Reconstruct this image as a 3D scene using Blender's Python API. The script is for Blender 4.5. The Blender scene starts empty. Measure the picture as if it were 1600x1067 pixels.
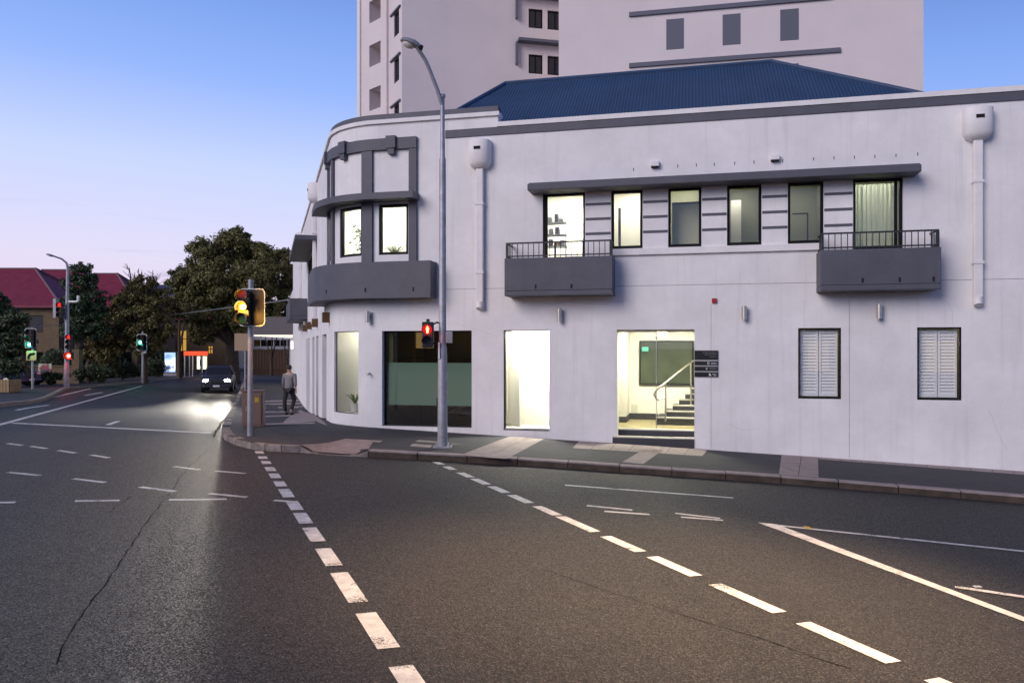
import bpy, math, random
from mathutils import Vector, Matrix
random.seed(7)
R = math.radians
SC = bpy.context.scene
COL = SC.collection

# ------------------------------------------------------------------ camera
CZ = 2.0                                   # eye height; pixel maths below uses a 1600 px wide frame
FPX, CX, HY = 1200.0, 800.0, 545.0
cam = bpy.data.cameras.new('camera'); camo = bpy.data.objects.new('camera', cam); COL.objects.link(camo)
camo.location = (0, 0, CZ); camo.rotation_euler = (R(90), 0, 0)
cam.sensor_width = 36; cam.lens = 27.0; cam.shift_y = 11.5/1600
cam.clip_start = 0.1; cam.clip_end = 3000
SC.camera = camo

# ------------------------------------------------------------------ sky, sun, exposure
SUN_AZ, SUN_EL = R(-134), R(27)            # the afterglow comes from the left, behind the camera
world = bpy.data.worlds.new('World'); SC.world = world; world.use_nodes = True
nt = world.node_tree; nt.nodes.clear()
def wn(t, **k):
    n = nt.nodes.new(t)
    for a, b in k.items(): setattr(n, a, b)
    return n
w_out = wn('ShaderNodeOutputWorld'); w_bg = wn('ShaderNodeBackground'); w_bg2 = wn('ShaderNodeBackground'); w_add = wn('ShaderNodeAddShader')
sky = wn('ShaderNodeTexSky', sky_type='NISHITA'); sky.sun_disc = False
sky.sun_elevation = R(1.0); sky.sun_rotation = SUN_AZ; sky.altitude = 30; sky.air_density = 1.0; sky.dust_density = 0.6; sky.ozone_density = 3.0
w_bg2.inputs[1].default_value = 0.02
nt.links.new(sky.outputs[0], w_bg2.inputs[0])
geo = wn('ShaderNodeTexCoord'); sep = wn('ShaderNodeSeparateXYZ'); nt.links.new(geo.outputs['Generated'], sep.inputs[0])
def wmath(op, a, b=None, c=None):
    n = wn('ShaderNodeMath', operation=op)
    for i, v in enumerate((a, b, c)):
        if v is None: continue
        if isinstance(v, (int, float)): n.inputs[i].default_value = v
        else: nt.links.new(v, n.inputs[i])
    return n.outputs[0]
# the dusk deepens away from the afterglow: height on the ramp grows a little away from it
glow = wmath('ADD', wmath('MULTIPLY', sep.outputs[0], math.sin(R(-45))), wmath('MULTIPLY', sep.outputs[1], math.cos(R(-45))))
elev = wmath('ADD', wmath('MULTIPLY', sep.outputs[2], 1.0), wmath('MULTIPLY', glow, -0.10))
ramp = wn('ShaderNodeValToRGB'); nt.links.new(wmath('ADD', elev, 0.10), ramp.inputs[0])
cr = ramp.color_ramp
def lin(c): return tuple((v/12.92 if v <= .04045 else ((v+.055)/1.055)**2.4) for v in (x/255 for x in c)) + (1,)
stops = [(0.0, (236, 206, 222)), (.07, (230, 214, 236)), (.12, (223, 218, 244)), (.227, (198, 212, 254)), (.33, (148, 180, 247)), (.40, (128, 164, 236)), (.52, (92, 122, 192)), (.72, (58, 82, 138)), (1.0, (38, 54, 96))]
cr.elements[0].position, cr.elements[0].color = stops[0][0], lin(stops[0][1])
cr.elements[1].position, cr.elements[1].color = stops[-1][0], lin(stops[-1][1])
for p, c in stops[1:-1]:
    e = cr.elements.new(p); e.color = lin(c)
# a few thin streaks of grey cloud low in the sky
mp = wn('ShaderNodeMapping'); mp.inputs['Scale'].default_value = (3.0, 3.0, 34.0); nt.links.new(geo.outputs['Generated'], mp.inputs[0])
nz = wn('ShaderNodeTexNoise'); nz.inputs['Scale'].default_value = 1.6; nz.inputs['Detail'].default_value = 5; nt.links.new(mp.outputs[0], nz.inputs[0])
cm = wn('ShaderNodeMapRange'); cm.inputs[1].default_value = .58; cm.inputs[2].default_value = .72; nt.links.new(nz.outputs[0], cm.inputs[0])
band = wn('ShaderNodeMapRange'); band.inputs[1].default_value = .10; band.inputs[2].default_value = .18; band.inputs[3].default_value = .55; band.inputs[4].default_value = 0; nt.links.new(sep.outputs[2], band.inputs[0])
cmix = wn('ShaderNodeMix', data_type='RGBA'); nt.links.new(wmath('MULTIPLY', cm.outputs[0], band.outputs[0]), cmix.inputs[0])
nt.links.new(ramp.outputs[0], cmix.inputs[6]); cmix.inputs[7].default_value = lin((165, 165, 205))
nt.links.new(cmix.outputs[2], w_bg.inputs[0]); w_bg.inputs[1].default_value = 0.99
nt.links.new(w_bg.outputs[0], w_add.inputs[0]); nt.links.new(w_bg2.outputs[0], w_add.inputs[1]); nt.links.new(w_add.outputs[0], w_out.inputs[0])
sl = bpy.data.lights.new('sun', 'SUN'); sl.energy = 2.08; sl.angle = R(35); sl.color = (1.0, .88, .85)
so = bpy.data.objects.new('sun', sl); COL.objects.link(so)
sd = Vector((math.sin(SUN_AZ)*math.cos(SUN_EL), math.cos(SUN_AZ)*math.cos(SUN_EL), math.sin(SUN_EL)))
so.rotation_euler = (-sd).to_track_quat('-Z', 'Y').to_euler()
SC.view_settings.view_transform = 'Standard'; SC.view_settings.look = 'None'
SC.view_settings.exposure = 0.08; SC.view_settings.gamma = 1.0
SC.render.engine = 'CYCLES'
SC.cycles.max_bounces = 6; SC.cycles.transparent_max_bounces = 12; SC.cycles.sample_clamp_indirect = 4.0; SC.cycles.caustics_reflective = False; SC.cycles.caustics_refractive = False

# ------------------------------------------------------------------ pixel and ground maths
def ss(a, b, x):
    t = min(1, max(0, (x-a)/(b-a))); return t*t*(3-2*t)
def G(x, y):                               # height of the road surface
    return .08 - .0468*max(-25, min(40, x)) - .0195*max(-40, min(y, 60)) - .7*ss(18, 36, y)
def gp(px, py, h=0.0):                     # the ground point under a pixel
    dx = (px-CX)/FPX; dz = (HY-py)/FPX
    f = lambda y: CZ+dz*y-G(dx*y, y)-h
    y = 1.0
    while y < 220 and f(y) > 0: y += .25
    a, b = y-.25, y
    for _ in range(30):
        m = (a+b)/2
        if f(m) > 0: a = m
        else: b = m
    return Vector((dx*a, a, G(dx*a, a)+h))
def at(px, py, Y): return Vector(((px-CX)/FPX*Y, Y, CZ+(HY-py)/FPX*Y))

# ------------------------------------------------------------------ materials
MATS = {}
def nodes_of(m): return m.node_tree.nodes, m.node_tree.links
def pmat(name, base, rough=.6, metal=0, var=.0, scale=3.0, bump=0.0, bscale=40.0, spec=.5, emit=None, estr=0, var2=None, streak=0.0):
    if name in MATS: return MATS[name]
    m = bpy.data.materials.new(name); m.use_nodes = True; n, l = nodes_of(m)
    b = n['Principled BSDF']; b.inputs['Base Color'].default_value = (*base, 1); b.inputs['Roughness'].default_value = rough
    b.inputs['Metallic'].default_value = metal; b.inputs['Specular IOR Level'].default_value = spec
    tc = n.new('ShaderNodeTexCoord')
    if var > 0:
        t = n.new('ShaderNodeTexNoise'); t.inputs['Scale'].default_value = scale; t.inputs['Detail'].default_value = 7; t.inputs['Roughness'].default_value = .65
        l.new(tc.outputs['Object'], t.inputs[0])
        mr = n.new('ShaderNodeMapRange'); mr.inputs[1].default_value = .3; mr.inputs[2].default_value = .7; l.new(t.outputs[0], mr.inputs[0])
        mx = n.new('ShaderNodeMix'); mx.data_type = 'RGBA'; l.new(mr.outputs[0], mx.inputs[0])
        c2 = var2 or tuple(v*(1-var) for v in base)
        mx.inputs[6].default_value = (*c2, 1); mx.inputs[7].default_value = (*[min(1, v*(1+var*.4)) for v in base], 1)
        last = mx.outputs[2]
        if streak > 0:                     # rain streaks: noise stretched down the wall
            mp = n.new('ShaderNodeMapping'); mp.inputs['Scale'].default_value = (5, 5, .22); l.new(tc.outputs['Object'], mp.inputs[0])
            t2 = n.new('ShaderNodeTexNoise'); t2.inputs['Scale'].default_value = 1.5; t2.inputs['Detail'].default_value = 6; l.new(mp.outputs[0], t2.inputs[0])
            m2 = n.new('ShaderNodeMapRange'); m2.inputs[1].default_value = .55; m2.inputs[2].default_value = .8; m2.inputs[4].default_value = streak; l.new(t2.outputs[0], m2.inputs[0])
            mx2 = n.new('ShaderNodeMix'); mx2.data_type = 'RGBA'; l.new(m2.outputs[0], mx2.inputs[0]); l.new(last, mx2.inputs[6])
            mx2.inputs[7].default_value = (*[v*.62 for v in base], 1); last = mx2.outputs[2]
        l.new(last, b.inputs['Base Color'])
    if bump > 0:
        t = n.new('ShaderNodeTexNoise'); t.inputs['Scale'].default_value = bscale; t.inputs['Detail'].default_value = 5; l.new(tc.outputs['Object'], t.inputs[0])
        bp = n.new('ShaderNodeBump'); bp.inputs['Strength'].default_value = bump; bp.inputs['Distance'].default_value = .02
        l.new(t.outputs[0], bp.inputs['Height']); l.new(bp.outputs[0], b.inputs['Normal'])
    if emit:
        b.inputs['Emission Color'].default_value = (*emit, 1); b.inputs['Emission Strength'].default_value = estr
    MATS[name] = m; return m
def glassmat(name, tint=(.97, .98, .98), ior=1.5, rough=.0, boost=0.0):
    if name in MATS: return MATS[name]
    m = bpy.data.materials.new(name); m.use_nodes = True; n, l = nodes_of(m); n.clear()
    o = n.new('ShaderNodeOutputMaterial'); mx = n.new('ShaderNodeMixShader'); tr = n.new('ShaderNodeBsdfTransparent'); g = n.new('ShaderNodeBsdfGlossy')
    tr.inputs[0].default_value = (*tint, 1); g.inputs['Roughness'].default_value = rough
    fr = n.new('ShaderNodeLayerWeight'); fr.inputs[0].default_value = .5
    pw = n.new('ShaderNodeMath'); pw.operation = 'POWER'; pw.inputs[1].default_value = 5; l.new(fr.outputs['Facing'], pw.inputs[0])
    ad = n.new('ShaderNodeMath'); ad.operation = 'MULTIPLY_ADD'; ad.inputs[1].default_value = .9; ad.inputs[2].default_value = .035+boost; l.new(pw.outputs[0], ad.inputs[0])
    l.new(ad.outputs[0], mx.inputs[0]); l.new(tr.outputs[0], mx.inputs[1]); l.new(g.outputs[0], mx.inputs[2]); l.new(mx.outputs[0], o.inputs[0])
    MATS[name] = m; return m
def emat(name, col, s):
    if name in MATS: return MATS[name]
    m = bpy.data.materials.new(name); m.use_nodes = True; n, l = nodes_of(m); n.clear()
    o = n.new('ShaderNodeOutputMaterial'); e = n.new('ShaderNodeEmission'); e.inputs[0].default_value = (*col, 1); e.inputs[1].default_value = s
    l.new(e.outputs[0], o.inputs[0]); MATS[name] = m; return m

WALL = pmat('painted_render_white', (.80, .785, .785), .75, var=.13, scale=.9, bump=.35, bscale=22, streak=.34)
WALLT = pmat('trim_render_white', (.80, .78, .775), .7, var=.10, scale=2.5, bump=.12, bscale=40, streak=.15)
GREY = pmat('grey_paint', (.092, .094, .118), .6, var=.18, scale=2.0, bump=.12, bscale=30, streak=.25)
BLACK = pmat('black_frame', (.006, .006, .007), .6, spec=.2)
IRON = pmat('black_iron', (.02, .02, .024), .5)
GLASS = glassmat('window_glass')
ROOMW = pmat('room_white', (.78, .76, .68), .7)
ROOMD = pmat('room_dim', (.30, .30, .22), .8)
ROOF = pmat('blue_steel_roof', (.030, .066, .14), .45, var=.2, scale=.8)
SLOT = pmat('dark_slot', (.01, .01, .01), .9)
ALU = pmat('brushed_metal', (.55, .52, .46), .35, metal=.9)
GALV = pmat('galvanised_steel', (.36, .37, .40), .5, metal=.35, var=.3, scale=6, bump=.08, bscale=60)
CONC = pmat('pink_concrete', (.33, .275, .265), .85, var=.3, scale=4, bump=.3, bscale=60)
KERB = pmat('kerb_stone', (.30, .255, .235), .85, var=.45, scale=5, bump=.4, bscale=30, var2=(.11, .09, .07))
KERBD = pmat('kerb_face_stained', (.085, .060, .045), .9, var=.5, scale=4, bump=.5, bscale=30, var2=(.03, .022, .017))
PAINT = pmat('road_paint', (.72, .71, .70), .7, var=.35, scale=9, bump=.3, bscale=120)
_n, _l = nodes_of(PAINT); _tc = _n.new('ShaderNodeTexCoord'); _t1 = _n.new('ShaderNodeTexNoise'); _t1.inputs['Scale'].default_value = 70; _t1.inputs['Detail'].default_value = 3; _t2 = _n.new('ShaderNodeTexNoise'); _t2.inputs['Scale'].default_value = 3.2; _t2.inputs['Detail'].default_value = 5
_l.new(_tc.outputs['Object'], _t1.inputs[0]); _l.new(_tc.outputs['Object'], _t2.inputs[0]); _ad = _n.new('ShaderNodeMath'); _ad.operation = 'ADD'; _l.new(_t1.outputs[0], _ad.inputs[0]); _l.new(_t2.outputs[0], _ad.inputs[1])
_mr = _n.new('ShaderNodeMapRange'); _mr.inputs[1].default_value = 1.12; _mr.inputs[2].default_value = 1.26; _l.new(_ad.outputs[0], _mr.inputs[0]); _trp = _n.new('ShaderNodeBsdfTransparent'); _mxp = _n.new('ShaderNodeMixShader')
_l.new(_mr.outputs[0], _mxp.inputs[0]); _l.new(_n['Principled BSDF'].outputs[0], _mxp.inputs[1]); _l.new(_trp.outputs[0], _mxp.inputs[2]); _l.new(_mxp.outputs[0], _n['Material Output'].inputs[0])
FOOT = pmat('footpath_asphalt', (.045, .045, .052), .85, var=.35, scale=2.2, bump=.5, bscale=90)
CHAR = pmat('charcoal_tile', (.035, .036, .045), .5, var=.3, scale=20)
TOWER = pmat('tower_render', (.71, .635, .63), .8, var=.08, scale=.3, streak=.05)
TGREY = pmat('tower_grey', (.11, .115, .15), .6)

def asphalt():
    m = bpy.data.materials.new('road_asphalt'); m.use_nodes = True; n, l = nodes_of(m); b = n['Principled BSDF']
    tc = n.new('ShaderNodeTexCoord')
    def noise(s, d=4, r=.6):
        t = n.new('ShaderNodeTexNoise'); t.inputs['Scale'].default_value = s; t.inputs['Detail'].default_value = d; t.inputs['Roughness'].default_value = r; l.new(tc.outputs['Object'], t.inputs[0]); return t.outputs[0]
    def rng(v, a, b_, c, d):
        r = n.new('ShaderNodeMapRange'); l.new(v, r.inputs[0])
        for i, x in enumerate((a, b_, c, d)): r.inputs[i+1].default_value = x
        return r.outputs[0]
    mp = n.new('ShaderNodeMapping'); mp.inputs['Rotation'].default_value = (0, 0, R(16)); mp.inputs['Scale'].default_value = (.9, .07, 1); l.new(tc.outputs['Object'], mp.inputs[0])
    trk = n.new('ShaderNodeTexNoise'); trk.inputs['Scale'].default_value = 1.1; trk.inputs['Detail'].default_value = 4; l.new(mp.outputs[0], trk.inputs[0])
    bl = n.new('ShaderNodeMix'); bl.data_type = 'FLOAT'; bl.inputs[0].default_value = .45; l.new(noise(.45, 7, .7), bl.inputs[2]); l.new(trk.outputs[0], bl.inputs[3])
    big = rng(bl.outputs[0], .32, .70, 0, 1)
    mx = n.new('ShaderNodeMix'); mx.data_type = 'RGBA'; l.new(big, mx.inputs[0]); mx.inputs[6].default_value = (.011, .011, .0125, 1); mx.inputs[7].default_value = (.024, .023, .024, 1)
    vor = n.new('ShaderNodeTexVoronoi'); vor.inputs['Scale'].default_value = 105; l.new(tc.outputs['Object'], vor.inputs[0])
    sepc = n.new('ShaderNodeSeparateColor'); l.new(vor.outputs['Color'], sepc.inputs[0])
    spk = rng(sepc.outputs[0], .74, 1.0, 0, 1)
    mx2 = n.new('ShaderNodeMix'); mx2.data_type = 'RGBA'; l.new(spk, mx2.inputs[0]); l.new(mx.outputs[2], mx2.inputs[6]); mx2.inputs[7].default_value = (.115, .108, .102, 1)
    l.new(mx2.outputs[2], b.inputs['Base Color'])
    l.new(rng(sepc.outputs[1], 0, 1, .42, .95), b.inputs['Roughness'])
    b.inputs['Specular IOR Level'].default_value = .45
    bp = n.new('ShaderNodeBump'); bp.inputs['Strength'].default_value = .8; bp.inputs['Distance'].default_value = .012
    l.new(vor.outputs['Distance'], bp.inputs['Height']); l.new(bp.outputs[0], b.inputs['Normal'])
    return m
ASPH = asphalt()

# ------------------------------------------------------------------ mesh helpers
class MB:
    def __init__(s): s.v = []; s.f = []
    def add(s, vs, fs):
        o = len(s.v); s.v += [Vector(v) for v in vs]; s.f += [tuple(i+o for i in f) for f in fs]; return s
    def quad(s, a, b, c, d): return s.add([a, b, c, d], [(0, 1, 2, 3)])
    def box(s, x0, x1, y0, y1, z0, z1, M=None):
        vs = [Vector((x, y, z)) for x in (x0, x1) for y in (y0, y1) for z in (z0, z1)]
        if M: vs = [M @ v for v in vs]
        return s.add(vs, [(0, 1, 3, 2), (4, 6, 7, 5), (0, 4, 5, 1), (2, 3, 7, 6), (0, 2, 6, 4), (1, 5, 7, 3)])
    def tube(s, pts, rad, n=8, cap=True):
        pts = [Vector(p) for p in pts]
        if not hasattr(rad, '__len__'): rad = [rad]*len(pts)
        o = len(s.v); up = None
        for i, p in enumerate(pts):
            t = (pts[min(i+1, len(pts)-1)]-pts[max(i-1, 0)]).normalized()
            if up is None:
                up = Vector((0, 0, 1)) if abs(t.z) < .9 else Vector((1, 0, 0))
            a = t.cross(up)
            if a.length < 1e-5: a = t.cross(Vector((0, 1, 0)))
            a.normalize(); b = a.cross(t).normalized(); up = b
            for k in range(n):
                w = 2*math.pi*k/n; s.v.append(p+(a*math.cos(w)+b*math.sin(w))*rad[i])
        for i in range(len(pts)-1):
            for k in range(n):
                s.f.append((o+i*n+k, o+i*n+(k+1) % n, o+(i+1)*n+(k+1) % n, o+(i+1)*n+k))
        if cap:
            s.f.append(tuple(o+k for k in range(n))[::-1]); s.f.append(tuple(o+(len(pts)-1)*n+k for k in range(n)))
        return s
    def prism(s, poly, z0, z1):             # poly in xy; z0/z1 numbers or functions of (x, y)
        n = len(poly); f0 = z0 if callable(z0) else (lambda x, y: z0); f1 = z1 if callable(z1) else (lambda x, y: z1)
        vs = [Vector((p[0], p[1], f0(p[0], p[1]))) for p in poly]+[Vector((p[0], p[1], f1(p[0], p[1]))) for p in poly]
        return s.add(vs, [tuple(range(n))[::-1], tuple(range(n, 2*n))]+[(i, (i+1) % n, n+(i+1) % n, n+i) for i in range(n)])
    def ball(s, c, r, seg=10, ring=7):
        c = Vector(c); r = Vector(r) if hasattr(r, '__len__') else Vector((r, r, r)); o = len(s.v)
        for j in range(ring+1):
            t = math.pi*j/ring
            for k in range(seg):
                p = 2*math.pi*k/seg; s.v.append(c+Vector((r.x*math.sin(t)*math.cos(p), r.y*math.sin(t)*math.sin(p), r.z*math.cos(t))))
        for j in range(ring):
            for k in range(seg): s.f.append((o+j*seg+k, o+(j+1)*seg+k, o+(j+1)*seg+(k+1) % seg, o+j*seg+(k+1) % seg))
        return s
    def xf(s, M): s.v = [M @ v for v in s.v]; return s
ORG = {}
def mesh_of(name, mb, org=None):
    me = bpy.data.meshes.new(name); vs = mb.v if org is None else [v-org for v in mb.v]
    me.from_pydata([tuple(v) for v in vs], [], mb.f); me.validate(); me.update(); return me
def obj(name, mb, m, parent=None, smooth=False, bevel=0, label=None, kind=None):
    org = ORG.get(parent.name) if parent else None
    me = mesh_of(name, mb, org); me.materials.append(m)
    if smooth: me.polygons.foreach_set('use_smooth', [True]*len(me.polygons))
    o = bpy.data.objects.new(name, me); COL.objects.link(o)
    if parent: o.parent = parent; ORG[o.name] = org
    if smooth:
        md = o.modifiers.new('edge', 'EDGE_SPLIT'); md.split_angle = R(42)
    if bevel:
        md = o.modifiers.new('bevel', 'BEVEL'); md.width = bevel; md.segments = 2; md.limit_method = 'ANGLE'
    if label: o['label'] = label
    if kind: o['kind'] = kind
    return o
def thing(name, label, cat, loc=(0, 0, 0), rz=0, group=None, world=True):
    o = bpy.data.objects.new(name, None); COL.objects.link(o); o.location = loc; o.rotation_euler = (0, 0, rz); o.empty_display_size = .3
    o['label'] = label; o['category'] = cat
    if group: o['group'] = group
    ORG[o.name] = Vector(loc) if world else Vector((0, 0, 0))
    return o
def tag(o, label, cat, group=None):
    o['label'] = label; o['category'] = cat
    if group: o['group'] = group
    return o
def struct(name, mb, m, smooth=False):
    o = obj(name, mb, m, None, smooth); o['kind'] = 'structure'; return o
def copy_tree(o, parent=None):
    c = o.copy(); COL.objects.link(c); c.parent = parent; ORG[c.name] = ORG.get(o.name)
    for ch in list(o.children): copy_tree(ch, c)
    return c

# ------------------------------------------------------------------ ground, road, footpaths
def sheet(x0, x1, nx, y0, y1, ny, h):
    mb = MB()
    for j in range(ny+1):
        for i in range(nx+1):
            x = x0+(x1-x0)*i/nx; y = y0+(y1-y0)*j/ny; mb.v.append(Vector((x, y, G(x, y)+h)))
    for j in range(ny):
        for i in range(nx):
            a = j*(nx+1)+i; mb.f.append((a, a+1, a+nx+2, a+nx+1))
    return mb
EARTH = pmat('earth', (.06, .055, .035), .95, var=.4, scale=.4)
struct('ground', sheet(-700, 700, 140, -300, 1100, 140, -.12), EARTH, True)
road = struct('road', sheet(-75, 75, 150, -30, 130, 160, 0), ASPH, True)

def drape(pts, h, m, name, parent, kind=None, sub=1.0, thick=0):
    """a flat patch given by a quad of ground points (x, y), split finely and laid on the slope"""
    a, b, c, d = [Vector((p[0], p[1])) for p in pts]
    n1 = max(1, int(max((b-a).length, (c-d).length)/sub)); n2 = max(1, int(max((d-a).length, (c-b).length)/sub)); mb = MB()
    for j in range(n2+1):
        for i in range(n1+1):
            s, t = i/n1, j/n2; p = (a*(1-s)+b*s)*(1-t)+(d*(1-s)+c*s)*t; mb.v.append(Vector((p.x, p.y, G(p.x, p.y)+h)))
    for j in range(n2):
        for i in range(n1):
            k = j*(n1+1)+i; mb.f.append((k, k+1, k+n1+2, k+n1+1))
    o = obj(name, mb, m, parent)
    if kind: o['kind'] = kind
    return o
def dashpx(quad, name='painted_dash', h=.005): return drape([gp(*q) for q in quad], h, PAINT, name, road)
def linepx(p, q, w, name='painted_line', h=.005):
    if abs(p[0]-q[0]) > 140 and name in ('lane_line', 'stop_line'):
        n = 24; P = [gp(p[0]+(q[0]-p[0])*k/n, p[1]+(q[1]-p[1])*k/n).xy for k in range(n+1)]; mb = MB()
        for k, c in enumerate(P):
            d = (P[min(k+1, n)]-P[max(k-1, 0)]).normalized(); nn = Vector((-d.y, d.x))*w/2
            for e in (c-nn, c, c+nn): mb.v.append(Vector((e.x, e.y, G(e.x, e.y)+h)))
        for k in range(n):
            for j in (0, 1): a = 3*k+j; mb.f.append((a, a+1, a+4, a+3))
        return obj(name, mb, PAINT, road)
    a, b = gp(*p).xy, gp(*q).xy; d = (b-a).normalized(); n = Vector((-d.y, d.x))*w/2
    return drape([a-n, b-n, b+n, a+n], h, PAINT, name, road)

# crossing lines: broad dashes (read off the photograph as edge rows)
def crossing(p0, p1, spans, w):
    a, b = gp(*p0).xy, gp(*p1).xy; d = (b-a).normalized(); n = Vector((-d.y, d.x))*w/2
    def hit(py):                            # point of the line at an image row
        lo, hi = -2.0, (b-a).length+4
        for _ in range(40):
            m = (lo+hi)/2; p = a+d*m; yy = HY-(G(p.x, p.y)-CZ)/max(p.y, .2)*FPX
            if yy < py: lo = m
            else: hi = m
        return a+d*lo
    for y0, y1 in spans:
        s, e = hit(y0), hit(y1); drape([s-n, e-n, e+n, s+n], .005, PAINT, 'painted_dash', road)
crossing((406, 708), (640, 1062), [(705, 709), (713, 717), (720.5, 725), (730, 736), (740, 747), (752, 760), (764, 777), (783, 797), (801.5, 818), (824.5, 846), (857, 884), (895, 941), (958, 1013), (1041, 1100)], .155)
crossing((688, 725), (1330, 1006), [(722, 726), (729, 734), (738.5, 746), (748, 757), (760, 770), (773.5, 786), (791, 805), (807, 831), (838, 862), (870, 900), (913, 957), (973, 1035), (1061, 1120)], .15)
# thin lines in the far half of the junction and down the side street
for p, q, w in [((12, 693), (35, 696), .1), ((49, 697.5), (73, 701), .1), ((92, 704), (118, 708), .1), ((143, 711), (170, 715.5), .1), ((12, 738), (62, 743), .1), ((115, 748), (164, 754), .1), ((219, 761), (273, 768), .1),
                ((-30, 786), (24, 785), .1), ((117, 783), (187, 782), .1), ((264, 781), (354, 780), .1), ((272, 729), (312, 734), .1), ((338, 736), (385, 740), .1), ((328, 771), (385, 777), .1), ((428, 782), (458, 784), .1),
                ((883, 758), (1146, 778), .10), ((917, 790), (988, 797), .09), ((944, 799), (1015, 804), .09), ((1055, 802), (1125, 810), .08), ((1064, 808), (1130, 813), .08)]:
    linepx(p, q, w)
linepx((20, 661), (330, 676.5), .22, 'stop_line')
linepx((-60, 680), (222, 603), .13, 'lane_line')
for p, q in [((83, 621), (142, 607)), ((132, 618), (160, 613)), ((-20, 640), (24, 632)), ((26, 641), (76, 633))]: linepx(p, q, .12, 'lane_dash')
linepx((168, 664), (185, 658), .12, 'lane_dash')
# painted island on the right: a broad edge, a thin far edge, one cross stripe
dashpx([(1184, 816.5), (1213, 819), (1640, 979), (1640, 986)], 'island_edge')
linepx((1213, 821), (1640, 866), .09, 'island_edge', .007); linepx((1492, 917), (1640, 939), .09, 'island_stripe', .007)
YEL = pmat('marker_yellow', (.55, .36, .03), .6, var=.3, scale=30)
p = gp(1262, 825); o = obj('road_stud', MB().box(p.x-.035, p.x+.035, p.y-.06, p.y+.06, p.z, p.z+.014), YEL, road, bevel=.005)
p = gp(1527, 917); obj('road_stud', MB().box(p.x-.035, p.x+.035, p.y-.02, p.y+.02, p.z, p.z+.012), PAINT, road, bevel=.004)
# tar seams and cracks
TAR = pmat('tar_seam', (.009, .009, .009), .9, spec=.1)
def seam(px, w):
    P = []; 
    for i in range(len(px)-1):
        a, b = gp(*px[i]), gp(*px[i+1]); n = max(2, int((b-a).length/.12))
        P += [a.lerp(b, k/n) for k in range(n)]
    mb = MB(); off = 0; o = []
    for i, p in enumerate(P[:-1]):
        off = off*.8+random.uniform(-.012, .012); d = (P[i+1]-p).xy.normalized(); n = Vector((-d.y, d.x)); ww = w*random.uniform(.35, 1.2)
        o.append((p.xy+n*(off-ww), p.xy+n*(off+ww)))
    for a, b in o:
        mb.v += [Vector((*a, G(*a)+.003)), Vector((*b, G(*b)+.003))]
    for i in range(len(o)-1): mb.f.append((2*i, 2*i+1, 2*i+3, 2*i+2))
    obj('tar_seam', mb, TAR, road)
seam([(372, 618), (352, 655), (332, 684)], .03)
seam([(400, 700), (325, 701), (290, 735), (240, 802), (205, 850), (150, 930), (105, 1000), (70, 1067)], .0065)
seam([(845, 888), (1050, 957), (1200, 1000), (1330, 1045), (1400, 1075)], .005)
seam([(205, 775), (170, 800), (120, 812)], .008)

# ------------------------------------------------------------------ the building's plan: one path along the side street, round the corner, along the front
TH = 59.0; D1 = Vector((math.sin(R(103.3)), math.cos(R(103.3)))); N1A = -103.3-0.0
N1 = Vector((-math.cos(R(103.3))*-1*1.0, 0))  # replaced below
N1 = Vector((D1.y, -D1.x)); RAD = 2.1
if N1.y > 0: N1 = -N1
CORNER = Vector((-4.67, 20.13)); TL = RAD*math.tan(R(TH/2)); T1 = CORNER+D1*TL; OC = T1-N1*RAD; ARC = RAD*R(TH)
A1 = math.atan2(N1.y, N1.x)
def path(u):
    if u >= 0: return T1+D1*u, N1
    if u >= -ARC:
        a = A1+u/RAD; n = Vector((math.cos(a), math.sin(a))); return OC+n*RAD, n
    a = A1-R(TH); n = Vector((math.cos(a), math.sin(a))); t = Vector((n.y, -n.x))
    if t.y < 0: t = -t
    return OC+n*RAD+t*(-u-ARC), n
def P3(u, z, d=0.0):
    p, n = path(u); q = p+n*d; return Vector((q.x, q.y, z))
def fu(px, d=0.0):                          # position along the wall under a pixel column
    lo, hi = -60.0, 26.0
    for _ in range(50):
        m = (lo+hi)/2; q = P3(m, 0, d)
        if CX+FPX*q.x/q.y < px: lo = m
        else: hi = m
    return lo
def fz(px, py, d=0.0): q = P3(fu(px, d), 0, d); return CZ+(HY-py)/FPX*q.y
def zr(r): return CZ+r                      # heights read relative to the eye
def usub(u0, u1, step=.16):
    us = [u0]
    if u0 < 0 and u1 > -ARC:
        a, b = max(u0, -ARC), min(u1, 0); n = max(1, int(math.ceil((b-a)/step)))
        us += [a+(b-a)*k/n for k in range(n+1)]
    us.append(u1); out = []
    for u in sorted(us):
        if not out or u-out[-1] > 1e-5: out.append(u)
    return out
def pbox(mb, u0, u1, z0, z1, d0, d1):       # a bar that follows the wall
    us = usub(u0, u1); n = len(us); o = len(mb.v)
    for u in us: mb.v += [P3(u, z0, d0), P3(u, z0, d1), P3(u, z1, d1), P3(u, z1, d0)]
    for i in range(n-1):
        a, b = o+4*i, o+4*i+4
        for k in range(4): mb.f.append((a+k, a+(k+1) % 4, b+(k+1) % 4, b+k))
    mb.f.append((o, o+3, o+2, o+1)); e = o+4*(n-1); mb.f.append((e, e+1, e+2, e+3)); return mb
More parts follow.
